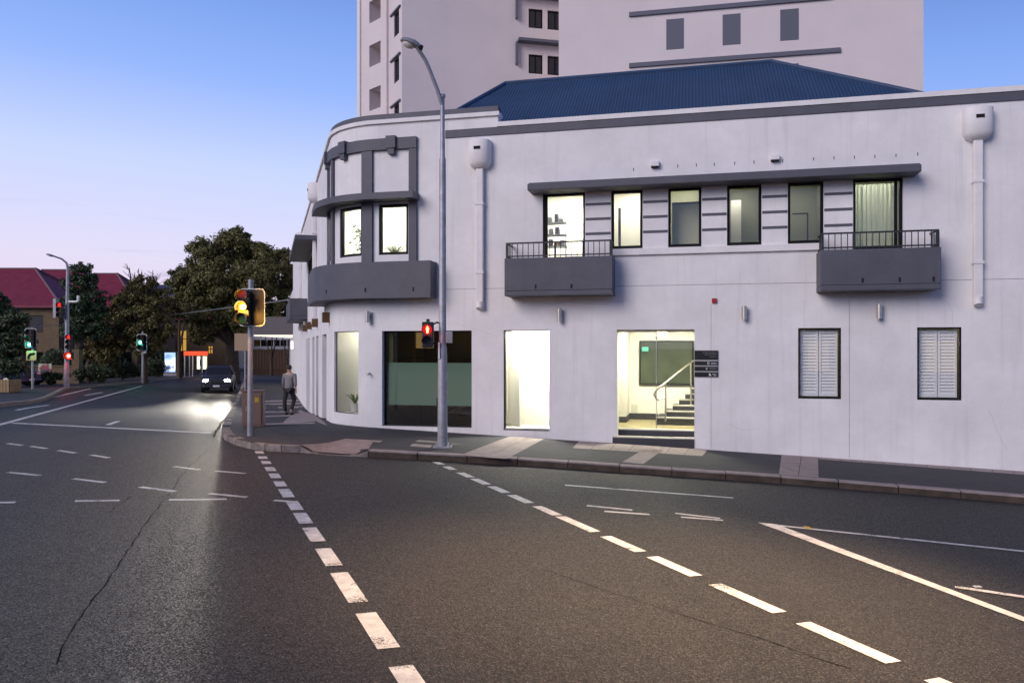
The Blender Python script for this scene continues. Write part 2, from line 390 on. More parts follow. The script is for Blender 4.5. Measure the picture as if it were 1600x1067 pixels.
def pwall(mb, u0, u1, z0, z1, holes, depth, pf=P3, sub=usub):
    """outer face of a wall with openings (u0,u1,z0,z1[,depth]) and the sides of each opening"""
    us = set(sub(u0, u1)); zs = {z0, z1}
    for h in holes: us |= set(h[:2]); zs |= set(h[2:4])
    us = [u for u in sorted(us) if u0-1e-6 <= u <= u1+1e-6]; zs = sorted(zs)
    uu = []
    for u in us:
        if not uu or u-uu[-1] > 1e-4: uu.append(u)
    us = uu; idx = {}
    def V(i, j):
        if (i, j) not in idx: idx[(i, j)] = len(mb.v); mb.v.append(pf(us[i], zs[j], 0))
        return idx[(i, j)]
    for i in range(len(us)-1):
        for j in range(len(zs)-1):
            uc, zc = (us[i]+us[i+1])/2, (zs[j]+zs[j+1])/2
            if any(h[0] < uc < h[1] and h[2] < zc < h[3] for h in holes): continue
            mb.f.append((V(i, j), V(i+1, j), V(i+1, j+1), V(i, j+1)))
    for h in holes:
        dp = h[4] if len(h) > 4 else depth; hs = [u for u in sub(h[0], h[1])]
        for a, b in zip(hs[:-1], hs[1:]):
            for z in h[2:4]: mb.quad(pf(a, z, 0), pf(b, z, 0), pf(b, z, -dp), pf(a, z, -dp))
        for u in h[:2]: mb.quad(pf(u, h[2], 0), pf(u, h[3], 0), pf(u, h[3], -dp), pf(u, h[2], -dp))
    return mb

# ------------------------------------------------------------------ kerb and footpaths
def kline(pxs): return [gp(*p).xy for p in pxs]
kerb_front = kline([(1700, 795), (1600, 787), (1250, 757.5), (830, 728), (575, 714)])
kerb_ramp = kline([(575, 714), (520, 711), (470, 707)])
kerb_corner = kline([(470, 707), (430, 706), (395, 702.5), (366, 695), (349, 686), (346, 677), (352, 662), (362, 641), (372, 618)])
e = (kerb_corner[-1]-kerb_corner[-2]).normalized()
kerb_side = [kerb_corner[-1], kerb_corner[-1]+e*30]
r_ext = (kerb_front[0]-kerb_front[1]).normalized(); kerb_front = [kerb_front[0]+r_ext*25]+kerb_front
def resample(pl, step):
    out = []; carry = 0
    L = [0]
    for a, b in zip(pl[:-1], pl[1:]): L.append(L[-1]+(b-a).length)
    n = max(1, round(L[-1]/step))
    for k in range(n+1):
        s = L[-1]*k/n; i = 0
        while i < len(L)-2 and L[i+1] < s: i += 1
        t = (s-L[i])/(L[i+1]-L[i]); out.append(pl[i].lerp(pl[i+1], t))
    return out
FP = .13
kerb = struct('kerb', MB().box(-.1, .1, -.1, .1, -.05, 0, Matrix.Translation((*kerb_front[2], G(*kerb_front[2])-.1))), KERB)
def kerbstones(pl, step, w, hfun, name='kerb_stone'):
    pts = resample(pl, step)
    for a, b in zip(pts[:-1], pts[1:]):
        d = (b-a).normalized(); n = Vector((d.y, -d.x))
        if n.y < 0 and abs(n.y) > .3: n = -n
        if abs(n.y) <= .3 and n.x < 0: n = -n
        a2, b2 = a+d*.006, b-d*.006; dz = random.uniform(-.004, .006); j = random.uniform(-.006, .006)
        poly = [a2+n*j, b2+n*j, b2+n*w, a2+n*w]
        mb = MB().prism(poly, lambda x, y: G(x, y)-.15, lambda x, y: G(x, y)+hfun+dz)
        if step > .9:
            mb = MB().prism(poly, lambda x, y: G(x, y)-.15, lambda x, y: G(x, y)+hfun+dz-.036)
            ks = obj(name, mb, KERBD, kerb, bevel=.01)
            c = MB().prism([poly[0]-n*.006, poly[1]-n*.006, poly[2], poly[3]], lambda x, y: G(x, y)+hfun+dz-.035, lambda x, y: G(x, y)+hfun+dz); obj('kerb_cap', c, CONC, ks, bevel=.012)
        else: obj(name, mb, KERB, kerb, bevel=.018)
kerbstones(kerb_front, .95, .24, FP+.005)
kerbstones(kerb_corner, .36, .20, FP)
kerbstones(kerb_side, 1.5, .2, FP+.005)
# footpath: strips between kerb and wall
def strip(name, A, B, h, m, parent=None, steps=1.0):
    n = max(2, int(max(sum((b-a).length for a, b in zip(L[:-1], L[1:])) for L in (A, B))/steps)); A2, B2 = resampleN(A, n), resampleN(B, n); mb = MB(); K = 14 if steps < .5 else 5
    for a, b in zip(A2, B2):
        for k in range(K+1):
            p = a.lerp(b, k/K); mb.v.append(Vector((p.x, p.y, G(p.x, p.y)+(h(p, k/K) if callable(h) else h))))
    for i in range(n):
        for k in range(K): q = i*(K+1)+k; mb.f.append((q, q+1, q+K+2, q+K+1))
    o = obj(name, mb, m, parent, True)
    if not parent: o['kind'] = 'structure'
    return o
def resampleN(pl, n):
    L = [0]
    for a, b in zip(pl[:-1], pl[1:]): L.append(L[-1]+(b-a).length)
    out = []
    for k in range(n+1):
        s = L[-1]*k/n; i = 0
        while i < len(L)-2 and L[i+1] < s: i += 1
        out.append(pl[i].lerp(pl[i+1], (s-L[i])/(L[i+1]-L[i])))
    return out
w_front = [P3(u, 0, -.4).xy for u in (40, 14, 6, 0)]
w_corner = [P3(u, 0, -.4).xy for u in (0, -ARC*.25, -ARC*.5, -ARC*.75, -ARC, -ARC-1.5)]
w_side = [P3(u, 0, -.4).xy for u in (-ARC-1.5, -60)]
foot = strip('footpath', kerb_front, w_front, FP, FOOT)
_ra, _rb = kerb_ramp[0], kerb_ramp[-1]; _rd = (_rb-_ra).normalized(); _rl = (_rb-_ra).length
def ramp_h(p, t=0):
    q = p-_ra; sx = q.dot(_rd)/_rl; ty = abs(q.x*_rd.y-q.y*_rd.x)
    return FP-(FP-.015)*ss(-.02, .22, sx)*(1-ss(.78, 1.02, sx))*(1-ss(0, 1.9, ty))
_k = resample(kerb_ramp, .2)
_m = MB()
for a, b in zip(_k[:-1], _k[1:]):
    n = Vector((_rd.y, -_rd.x)); n = n if n.y > 0 else -n
    _m.prism([a-n*.02, b-n*.02, b+n*.12, a+n*.12], lambda x, y: G(x, y)-.12, lambda x, y: G(x, y)+ramp_h(Vector((x, y)))-.002)
obj('ramp_kerb', _m, KERB, kerb)
strip('ramp_apron', kerb_ramp, [P3(0, 0, -.4).xy, P3(-.6, 0, -.4).xy], ramp_h, FOOT, foot, .25)
strip('corner_paving', kerb_corner, [P3(-.6, 0, -.4).xy]+w_corner[1:], FP, FOOT, foot)
strip('side_paving', kerb_side, w_side, FP, FOOT, foot)
# concrete ramp panel, slabs and bands in the footpath
drape([gp(355+165, 711.5, .01), gp(574, 713.5, .02), gp(598, 691, FP), gp(538, 687, FP)], FP+.006, CONC, 'slab', foot) if False else None
def slabpx(q, name='paving_slab', m=CONC, h=FP+.006): return drape([gp(x, y, FP) for x, y in q], h, m, name, foot, sub=.6)
mb = MB(); q = [gp(470, 706.5, 0), gp(572, 713.5, 0), gp(585, 700, .07), gp(598, 689, FP), gp(540, 686, FP), gp(500, 696, .07)]
def rampz(p): return 0
ra = strip('ramp_slab', [q[0].xy, q[1].xy], [q[4].xy, q[3].xy], lambda p, t: ramp_h(p)+.016, CONC, foot, .12)
for quad in [[(719, 711), (757, 714.5), (826, 684), (797, 682)], [(757.5, 714.7), (792, 717), (850, 686), (826.6, 684.2)],
             [(972, 722), (1005, 725), (1042, 699), (1015, 697)], [(1217, 741), (1247, 743.5), (1252, 709.5), (1222, 707)], [(1248, 743.6), (1279, 746), (1278, 712), (1253, 709.6)]]:
    slabpx(quad)
for a in range(0, 8):                       # band in front of the entrance and along the wall foot
    x0, x1 = 905+a*29, 905+(a+1)*29-.8
    if x1 > 1118: break
    yb = lambda x: 690+(x-905)*.0622
    slabpx([(x0-10, yb(x0)+10), (x1-10, yb(x1)+10), (x1, yb(x1)-1), (x0, yb(x0)-1)])
for a in range(10):
    x0, x1 = 1279+a*34, 1279+(a+1)*34-.8; yb = lambda x: 712.5+(x-1279)*.0765
    slabpx([(x0, yb(x0)+5), (x1, yb(x1)+5), (x1, yb(x1)-3), (x0, yb(x0)-3)], 'edge_slab')
slabpx([(648, 690), (690, 692.5), (728, 695), (655, 687.5)], 'pit_cover'); slabpx([(640, 697), (672, 699.5), (676, 696), (645, 693.5)], 'pit_cover')
# pale bands across the side street footpath
for i, y in enumerate((664, 652, 645, 638.5, 633, 628.5)):
    x0 = 411 if y > 640 else 404; x1 = 492-(664-y)*.55
    slabpx([(x0, y), (x1, y-2), (x1, y-4.2), (x0, y-2.2)], 'paving_band')
slabpx([(497, 660), (511, 665), (476, 630), (471, 632)], 'edge_slab'); slabpx([(440, 663), (498, 658), (482, 642), (470, 640)], 'paving_slab')
# gutter drains in the kerb face
for x, y in ((778, 719), (838, 724), (702, 713), (1582, 779)):
    p = gp(x, y+3); obj('drain_hole', MB().box(p.x-.1, p.x+.1, p.y-.02, p.y+.05, p.z+.03, p.z+.09), SLOT, kerb)

# far side of the side street
lk = kline([(-120, 672), (0, 637), (103, 609), (222, 598), (300, 591)]); lk.append(lk[-1]+(lk[-1]-lk[-2]).normalized()*45)
lback = [p+Vector((-5.5, 2.2)) for p in lk]
foot2 = strip('footpath', lk, lback, FP, FOOT)
kerbp = resample(lk, 2.2)
for a, b in zip(kerbp[:-1], kerbp[1:]):
    d = (b-a).normalized(); n = Vector((-d.y, d.x)); 
    if n.x > 0: n = -n
    obj('kerb_stone', MB().prism([a+d*.01-n*.02, b-d*.01-n*.02, b-d*.01+n*.18, a+d*.01+n*.18], lambda x, y: G(x, y)-.1, lambda x, y: G(x, y)+FP+.008), KERB, kerb)

# ------------------------------------------------------------------ corner building
U_END = 24.0; U_FAR = -34.0; U_STEP = fu(778); ZB = -2.2
bld = thing('corner_building', 'two storey white corner building with grey trim, curved corner and blue steel roof', 'building', (T1.x, T1.y, G(T1.x, T1.y)+FP))
def rect(x0, x1, y0, y1, d=0.0):
    u0, u1 = fu(x0, d), fu(x1, d); xm = (x0+x1)/2
    return [u0, u1, fz(xm, y1, d), fz(xm, y0, d)]
UP = {'W1': rect(848, 914, 300, 402), 'W2': rect(955, 1004, 296, 387), 'W3': rect(1044, 1096, 290, 385), 'W4': rect(1136, 1190, 284, 382), 'W5': rect(1231, 1287, 280, 379), 'W6': rect(1333, 1411, 273, 392)}
ZH = zr(3.80)
for k in UP: UP[k][3] = ZH-.01; UP[k][2] = zr(2.395) if k not in ('W1', 'W6') else zr(2.05)
CB = {'C1': rect(592, 638, 313, 402), 'C2': rect(531, 566, 320, 405), 'C3': rect(513.5, 520, 325, 405)}
for k in CB: CB[k][3] = zr(3.72); CB[k][2] = zr(2.42)
LO = {'L1': rect(522, 560, 517, 646), 'L2': rect(597, 737, 517, 667), 'L3': rect(787, 858, 516, 671), 'DOOR': rect(963, 1085, 514, 700), 'L5': rect(1248, 1313, 513, 622), 'L6': rect(1434, 1501, 511, 624)}
for k in LO: LO[k][3] = zr(.46)
LO['DOOR'][2] = -.9
dep = {'L1': .10, 'L2': .22, 'L3': .2, 'DOOR': .45, 'L5': .04, 'L6': .04}
# side street: tall ground floor recesses and an upper window grid
SD = {}
su = [fu(x) for x in (509.5, 498.5, 492.5, 486.5, 482.5, 479.0, 476.2)]
side_spans = [(fu(503.5), fu(510.0)), (fu(493.8), fu(497.6)), (fu(488.0), fu(491.4)), (fu(481.5), fu(483.6)), (fu(478.9), fu(480.6))]
for i, (a, b) in enumerate(side_spans): SD['S%d' % i] = [a, b, -.35-.09*i, zr(.44), .16]
GRID = [fu(480.5), fu(493.5), zr(2.2), zr(3.75), .12]
holes = [v+[.14] for v in UP.values()]+[v+[.12] for v in CB.values()]+[LO[k]+[dep[k]] for k in LO]+list(SD.values())+[GRID]
wm = MB()
pwall(wm, U_FAR, U_STEP, ZB, zr(5.80), [h for h in holes if h[1] < U_STEP], .15)
pwall(wm, U_STEP, U_END, ZB, zr(5.52), [h for h in holes if h[0] > U_STEP], .15)
wm.quad(P3(U_STEP, zr(5.4)), P3(U_STEP, zr(5.8)), P3(U_STEP, zr(5.8), -.3), P3(U_STEP, zr(5.4), -.3))
wall = obj('wall', wm, WALL, bld, True)
# back of the parapets, roof deck and the hidden rear
bk = MB(); back = [P3(U_END, 0, -16), P3(-2, 0, -16)+Vector((-5, 20, 0)), P3(U_FAR, 0, -8)]
poly = [P3(u, 0, -.28).xy for u in [U_END]+[U_STEP, 0, -ARC*.33, -ARC*.66, -ARC, U_FAR]]+[b.xy for b in back[::-1]]
bk.prism(poly, zr(4.9), zr(5.0)); obj('roof_deck', bk, GREY, bld)
rw = MB()
for a, b in zip([P3(U_END, 0)]+back[:1]+back[1:], back+[P3(U_FAR, 0)]): rw.quad((a.x, a.y, ZB), (b.x, b.y, ZB), (b.x, b.y, zr(5.2)), (a.x, a.y, zr(5.2)))
obj('rear_wall', rw, WALL, bld)
# parapet copings and painted bands
obj('coping', pbox(MB(), U_STEP-.02, U_END, zr(5.515), zr(5.63), -.32, .05), WALLT, bld, True, bevel=.012)
obj('coping', pbox(MB(), U_FAR, U_STEP+.04, zr(5.795), zr(5.895), -.32, .06), WALLT, bld, True, bevel=.012)
obj('parapet_cap', pbox(MB(), U_FAR, U_STEP+.0, zr(5.897), zr(6.05), -.30, -.015), GREY, bld, True, bevel=.01)
obj('painted_band', pbox(MB(), fu(696), U_END, zr(5.315), zr(5.513), -.02, .03), GREY, bld, bevel=.008)
# horizontal joint and vertical hairline joints in the render
GRV = pmat('joint_grey', (.33, .31, .32), .9, var=.5, scale=9)
obj('render_joint', pbox(MB(), fu(676), U_END, zr(1.495), zr(1.506), -.01, .003), GRV, bld)
for x, y0, y1 in ((1327, 470, 715), (1111, 475, 700)):
    u = fu(x); obj('render_joint', pbox(MB(), u-.004, u+.004, fz(x, y1), fz(x, y0), -.01, .0025), GRV, bld)

rc = random.Random(12); HAIR = pmat('hairline_crack', (.52, .50, .50), .9)
for x, y, n, ang in ((1480, 470, 22, -1.2), (985, 300, 14, -1.5), (1255, 470, 16, -1.4), (700, 505, 20, -.15), (1120, 660, 18, .1), (820, 420, 14, -1.45), (1545, 640, 18, -1.3), (640, 440, 10, -1.5)):
    pts = []; a = ang
    for k in range(n): pts.append((x, y)); x += 4.2*math.cos(a); y -= 4.2*math.sin(a); a += rc.uniform(-.35, .35); a = ang+(a-ang)*.85
    mb = MB()
    for px_, py_ in pts: u_, z_ = fu(px_), fz(px_, py_); mb.v += [P3(u_-.0022, z_-.0018, .0018), P3(u_+.0022, z_+.0018, .0018)]
    for k in range(n-1): mb.f.append((2*k, 2*k+1, 2*k+3, 2*k+2))
    obj('hairline_crack', mb, HAIR, bld)
# --- hip roof in ribbed sheet
def lpt(u, z, d): q = T1+D1*u+N1*d; return Vector((q.x, q.y, z))
def lu(px, d):
    lo, hi = -30.0, 40.0
    for _ in range(50):
        m = (lo+hi)/2; q = lpt(m, 0, d)
        if CX+FPX*q.x/q.y < px: lo = m
        else: hi = m
    return lo
def hiproof():
    a, b = lu(575, -.8), lu(1630, -.8); ar, br = lu(790, -5.0), lu(1206, -5.0); z0 = zr(5.05); z1 = fz(1206, 98, -5.0); mb = MB()
    def face(e0, e1, r0, r1, zt=z1):        # ribs run up a slope from eave e0-e1 to ridge r0-r1 (points xy)
        E, Rg = e1-e0, r1-r0; L = E.length; n = int(L/.045); dirE = E/L
        ra, rb = (r0-e0).dot(dirE), (r1-e0).dot(dirE); run = (r0-e0)-dirE*ra; nrm = Vector((0, 0, 1)); rows = []
        for i in range(n+1):
            u = L*i/n; s = 1.0
            if u < ra and ra > 1e-6: s = u/ra
            if u > rb and L-rb > 1e-6: s = min(s, (L-u)/(L-rb))
            lift = .016 if (i % 2) else -.004
            p = e0+dirE*u; q = p+run*s; rows.append((Vector((p.x, p.y, z0+lift)), Vector((q.x, q.y, z0+(zt-z0)*s+lift))))
        for i in range(n):
            mb.quad(rows[i][0], rows[i+1][0], rows[i+1][1], rows[i][1])
    ef0, ef1 = lpt(a, 0, -.8).xy, lpt(b, 0, -.8).xy; eb0, eb1 = lpt(a, 0, -9.2).xy, lpt(b, 0, -9.2).xy
    r0, r1 = lpt(ar, 0, -5.0).xy, lpt(br, 0, -5.0).xy
    face(ef0, ef1, r0, r1); face(eb1, eb0, r1, r0); face(eb0, ef0, r0, r0); face(ef1, eb1, r1, r1)
    roof = obj('roof', mb, ROOF, bld)
    V = lambda p, z: Vector((p.x, p.y, z)); cap = MB()
    cap.tube([V(r0, z1+.02), V(r1, z1+.02)], .075, 8); obj('ridge_cap', cap, ROOF, roof, True)
    for r, es in ((r0, (ef0, eb0)), (r1, (ef1, eb1))):
        for e in es: obj('hip_cap', MB().tube([V(r, z1+.02), V(e, z0+.02)], .07, 8), ROOF, roof, True)
hiproof()

# --- rainwater heads and downpipes
def downpipe(px, hw, ytop, ybot, pipe_bot, d=.0):
    uc = fu(px); u0, u1 = uc-hw, uc+hw; zt, zb = fz(px, ytop), fz(px, ybot)
    dp = thing_part('downpipe', pbox(MB(), uc-.09, uc+.09, fz(px, pipe_bot)+.1, zb+.02, .03, .15), WALLT, bevel=.02)
    hd = MB(); n = 8; prof = [(0.01, zt, .24), (0, zt-.02, .25), (.0, zb+.16, .25), (.06, zb+.06, .18), (hw*.55, zb, .08)]
    rings = []
    for ins, z, dd in prof:
        ring = [P3(u0+ins, z, 0)]+[P3(uc-(hw-ins)*math.cos(math.pi*k/n), z, .06+dd*math.sin(math.pi*k/n)**.6) for k in range(n+1)]+[P3(u1-ins, z, 0)]
        rings.append(ring)
    m = len(rings[0])
    for r in rings: hd.v += r
    for i in range(len(rings)-1):
        for k in range(m-1): hd.f.append((i*m+k, i*m+k+1, (i+1)*m+k+1, (i+1)*m+k))
    hd.f.append(tuple(range(m))); hd.f.append(tuple((len(rings)-1)*m+k for k in range(m)))
    obj('rainwater_head', hd, WALLT, dp, True)
    obj('overflow_slot', pbox(MB(), uc-.10, uc+.06, zt-.25, zt-.18, .15, .322), SLOT, dp)
    zl = fz(px, pipe_bot)
    obj('pipe_shoe', MB().tube([P3(uc, zl+.14, .09), P3(uc, zl+.02, .09), P3(uc, zl-.05, .13)], [.095, .1, .085], 12), WALLT, dp, True)
    for k in range(2):
        z = zl+(zb-zl)*(.25+.5*k); obj('pipe_bracket', pbox(MB(), uc-.105, uc+.105, z-.03, z+.03, -.01, .165), WALLT, dp)
def thing_part(name, mb, m, **k): return obj(name, mb, m, bld, **k)
downpipe(1525.5, .29, 172, 222, 474); downpipe(751.5, .28, 222, 266, 480)
downpipe(495, .35, 288, 318, 505); downpipe(471.5, .4, 365, 385, 515)

# --- windows
def window(r, fw, fd0, fd1, frame_mat=BLACK, mull=(), trans=(), pane_mat=GLASS, name='window', bottom=None):
    u0, u1, z0, z1 = r[:4]; e = .012; f = MB()
    pbox(f, u0-e, u1+e, z0-e, z0+(bottom or fw), fd0, fd1); pbox(f, u0-e, u1+e, z1-fw, z1+e, fd0, fd1)
    pbox(f, u0-e, u0+fw, z0+(bottom or fw), z1-fw, fd0+.001, fd1-.001); pbox(f, u1-fw, u1+e, z0+(bottom or fw), z1-fw, fd0+.001, fd1-.001)
    w = obj(name, f, frame_mat, bld, True)
    for m in mull: obj('mullion', pbox(MB(), m-.025, m+.025, z0+fw, z1-fw, fd0+.004, fd1-.004), frame_mat, w)
    for t in trans: obj('transom', pbox(MB(), u0+fw, u1-fw, t-.02, t+.02, fd0+.006, fd1-.006), frame_mat, w)
    if pane_mat: obj('pane', pbox(MB(), u0+fw-.01, u1-fw+.01, z0+fw-.01, z1-fw+.01, (fd0+fd1)/2-.004, (fd0+fd1)/2+.004), pane_mat, w, True)
    return w
def room(u0, u1, z0, z1, d0, d1, wallm, lamp=0, lampcol=(1, .96, .84), lw=.3, name='room', lampd=None):
    us = usub(u0, u1); mb = MB()
    def seg(za, zb_, da, db):
        for a, b in zip(us[:-1], us[1:]): mb.quad(P3(a, za, da), P3(b, za, da), P3(b, zb_, db), P3(a, zb_, db))
    seg(z0, z0, -d0, -d1); seg(z1, z1, -d0, -d1); seg(z0, z1, -d1, -d1)
    for u in (u0, u1): mb.quad(P3(u, z0, -d0), P3(u, z0, -d1), P3(u, z1, -d1), P3(u, z1, -d0))
    for a, b in zip(us[:-1], us[1:]):      # front jamb ring left open
        pass
    rm = obj(name, mb, wallm, bld)
    if lamp:
        um, dm = (u0+u1)/2, -(lampd or (d0+d1)/2)
        obj('ceiling_light', pbox(MB(), um-lw, um+lw, z1-.05, z1-.012, dm-lw, dm+lw), emat('lamp_%g_%g' % (lamp, lampcol[2]), lampcol, lamp), rm)
    return rm
def half(a, b): return (UP[a][1]+UP[b][0])/2
zc0, zc1 = zr(1.6), zr(4.3)
OLIVE = pmat('room_olive', (.42, .42, .30), .8)
room(UP['W1'][0]-.5, half('W1', 'W2')-.02, zc0, zc1, .141, 3.0, ROOMW, 90, lw=.45)
room(half('W1', 'W2')+.02, half('W2', 'W3')-.02, zc0, zc1, .141, 3.0, ROOMW, 36, lw=.25, lampd=2.3)
room(half('W2', 'W3')+.02, half('W3', 'W4')-.02, zc0, zc1, .141, 2.2, OLIVE, 20, lw=.25, lampd=1.4)
room(half('W3', 'W4')+.02, half('W4', 'W5')-.02, zc0, zc1, .141, 3.0, ROOMD, 14, lw=.25, lampd=2.2)
room(half('W4', 'W5')+.02, half('W5', 'W6')-.02, zc0, zc1, .141, 3.0, ROOMD, 15, lw=.25, lampd=2.0)
room(half('W5', 'W6')+.02, UP['W6'][1]+.4, zc0, zc1, .141, 2.5, ROOMD, 30, lw=.3, lampd=.9)
for k in ('W2', 'W3', 'W4', 'W5'): window(UP[k], .06, -.13, -.05, bottom=.075)
w1 = window(UP['W1'], .055, -.13, -.05, bottom=.2); w6 = window(UP['W6'], .06, -.13, -.05, bottom=.22)
obj('sash_stile', pbox(MB(), UP['W1'][0]+.055, UP['W1'][0]+.11, UP['W1'][2]+.2, UP['W1'][3]-.055, -.12, -.07), BLACK, w1)
obj('sash_stile', pbox(MB(), UP['W6'][1]-.16, UP['W6'][1]-.1, UP['W6'][2]+.2, UP['W6'][3]-.06, -.12, -.07), BLACK, w6)
# inside the first floor rooms: door edge, blind rail, partition, lit doorway
def ipart(name, x0, x1, y0, y1, d, m, th=.03):
    r = rect(x0, x1, y0, y1, -d); return obj(name, pbox(MB(), r[0], r[1], r[2], r[3], -d-th, -d), m, bld)
DKI = pmat('interior_dark', (.06, .06, .055), .7)
ipart('door_edge', 966, 970, 325, 386, 1.6, DKI); ipart('blind', 1050, 1093, 318, 383, .5, OLIVE); ipart('blind_rail', 1050, 1093, 316, 318, .48, DKI)
ipart('lit_doorway', 1142, 1158, 313, 380, 2.6, ROOMW); ipart('screen_post', 1261, 1263, 333, 377, 1.5, DKI); ipart('screen_rail', 1238, 1262, 333, 335, 1.5, DKI)
# shelf with boxes behind the bright first floor window
BOXC = [pmat('box_tan', (.42, .27, .12), .8), pmat('box_dark', (.05, .05, .06), .7), pmat('box_grey', (.3, .3, .32), .7)]
sh = thing('shelf_unit', 'wire shelf rack with small boxes behind the brightly lit first floor balcony door', 'shelf', tuple(P3(fu(868, -1.0), zr(1.7), -1.0)))
for i, y in enumerate((347, 366, 384)):
    r = rect(854, 884, y, y+2, -1.0); obj('shelf', pbox(MB(), r[0], r[1], r[2], r[3], -1.3, -1.0), BOXC[2], sh)
for x in (854, 883): r = rect(x, x+1.2, 340, 400, -1.0); obj('upright', pbox(MB(), r[0], r[1], zc0, r[3], -1.04, -1.0), BOXC[2], sh)
for i, (x, y, h, c) in enumerate(((856, 347, 8, 2), (866, 347, 13, 1), (874, 347, 6, 2), (857, 366, 9, 2), (867, 366, 11, 1), (857, 384, 10, 1), (867, 384, 6, 0), (875, 384, 9, 2))):
    r = rect(x, x+6, y-h, y, -1.05); b = obj('storage_box', pbox(MB(), r[0], r[1], r[2]+.003, r[3], -1.25, -1.05), BOXC[c])
    tag(b, ('%s box on the %s shelf of the upstairs rack, %s' % (('tan', 'black', 'grey')[c], {347: 'top', 366: 'middle', 384: 'bottom'}[y], {856: 'leftmost', 857: 'leftmost', 866: 'second from left', 867: 'second from left', 874: 'at the right end', 875: 'at the right end'}[x])), 'box', 'boxes on the rack upstairs')
# curtain behind the right balcony door
def curtain(u0, u1, z0, z1, d, m, amp=.05, waves=9, parent=None, name='curtain'):
    n = 90; mb = MB()
    for i in range(n+1):
        u = u0+(u1-u0)*i/n; dd = d+amp*math.sin(i/n*waves*2*math.pi)+amp*.5*math.sin(i/n*23+1)
        mb.v += [P3(u, z0, -dd), P3(u, z1, -dd*1.0)]
    for i in range(n): mb.f.append((2*i, 2*i+2, 2*i+3, 2*i+1))
    return obj(name, mb, m, parent, True)
CURT = pmat('curtain_cloth', (.42, .45, .38), .8, var=.2, scale=6); 
_n, _l = nodes_of(CURT); _tr = _n.new('ShaderNodeBsdfTranslucent'); _tr.inputs[0].default_value = (.75, .8, .62, 1); _mx = _n.new('ShaderNodeMixShader'); _mx.inputs[0].default_value = .5
_l.new(_n['Principled BSDF'].outputs[0], _mx.inputs[1]); _l.new(_tr.outputs[0], _mx.inputs[2]); _l.new(_mx.outputs[0], _n['Material Output'].inputs[0])
c = curtain(UP['W6'][0]+.07, UP['W6'][1]-.1, UP['W6'][2]+.05, UP['W6'][3]-.06, .35, CURT, .04); tag(c, 'grey green curtain hanging behind the right balcony door', 'curtain')

# --- piers with painted stripes, sill, long hood
ks = list(UP)
for a, b in zip(ks[:-1], ks[1:]):
    for z in (3.49, 3.135, 2.78):
        obj('pier_stripe', pbox(MB(), UP[a][1]+.012, UP[b][0]-.012, zr(z)-.03, zr(z)+.03, -.03, .012), GREY, bld)
obj('sill', pbox(MB(), fu(957)+.0, fu(1283), zr(2.23), zr(2.385), -.1, .07), WALLT, bld, bevel=.01)
h0, h1 = fu(824, .5), fu(1440, .5)
hood = obj('hood', pbox(MB(), h0, h1, zr(3.79), zr(3.955), -.05, .52), GREY, bld, bevel=.02)
obj('drip_edge', pbox(MB(), h0+.03, h1-.03, zr(3.955), zr(3.975), -.04, .49), GREY, hood)
for x in (1023.5, 1210.5):
    y = 258 if x < 1100 else 248; u, z = fu(x), fz(x, y)
    v = obj('vent_cowl', pbox(MB(), u-.1, u+.1, z-.05, z+.07, -.01, .11), WALLT, bld, bevel=.015); obj('vent_grille', pbox(MB(), u-.085, u+.085, z-.075, z-.048, .01, .10), SLOT, v)
for x, y in ((990, 265), (1059, 260), (1088, 258), (1148, 255.5), (1178, 253.5), (1223, 251.5), (1271, 248.5), (1303, 247), (1335, 246), (1367, 244.5), (1400, 243), (1434, 241), (578, 300), (1116, 257)):
    if x == 578: continue
    u, z = fu(x), fz(x, y); obj('weep_slot', pbox(MB(), u-.008, u+.008, z-.035, z+.035, -.005, .004), SLOT, bld)

# --- balconies with iron rails
def balcony(x0, x1, proj, zb, zt, rail_posts, slots):
    u0, u1 = fu(x0, proj), fu(x1, proj)
    mb = MB(); pbox(mb, u0, u1, zb, zb+.12, -.03, proj); pbox(mb, u0, u1, zb+.121, zt, proj-.1, proj-.001); pbox(mb, u0+.001, u0+.1, zb+.121, zt-.002, -.03, proj-.1); pbox(mb, u1-.1, u1-.001, zb+.121, zt-.002, -.03, proj-.1)
    b = obj('balcony', mb, GREY, bld, bevel=.015)
    for x, y in slots:
        u, z = fu(x, proj), fz(x, y, proj); obj('weep_slot', pbox(MB(), u-.022, u+.022, z-.05, z+.05, proj-.02, proj+.004), SLOT, b)
    zl, zu = zt+.05, zt+.38; r = MB(); dd = proj-.06
    pbox(r, u0+.03, u1-.03, zu-.035, zu, dd-.02, dd+.02); pbox(r, u0+.03, u1-.03, zl-.015, zl+.015, dd-.015, dd+.015)
    for u in (u0+.05, u1-.05): pbox(r, u-.02, u+.02, zu-.034, zu-.001, 0, dd-.02); pbox(r, u-.015, u+.015, zl-.014, zl+.014, 0, dd-.015)
    rail = obj('railing', r, IRON, b)
    n = int((u1-u0-.1)/.125); bar = None
    for i in range(n+1):
        u = u0+.05+(u1-u0-.1)*i/n; post = i in (0, n) or abs(i-n*rail_posts) < .6; w = .024 if post else .0085
        obj('post' if post else 'bar', pbox(MB(), u-w, u+w, zt+.001, zu-.036, dd-w, dd+w), IRON, rail)
    for u in (u0+.05, u1-.05):
        for k in range(1, 4): d = dd*k/4; obj('bar', pbox(MB(), u-.0085, u+.0085, zt+.001, zu-.036, d-.0085, d+.0085), IRON, rail)
    return b
balcony(788, 957, .6, zr(1.265), zr(2.17), .47, [(837, 448), (893, 447)])
balcony(1282, 1471, .6, zr(1.265), zr(2.16), .27, [(1348, 438), (1406, 437), (1459, 436)])

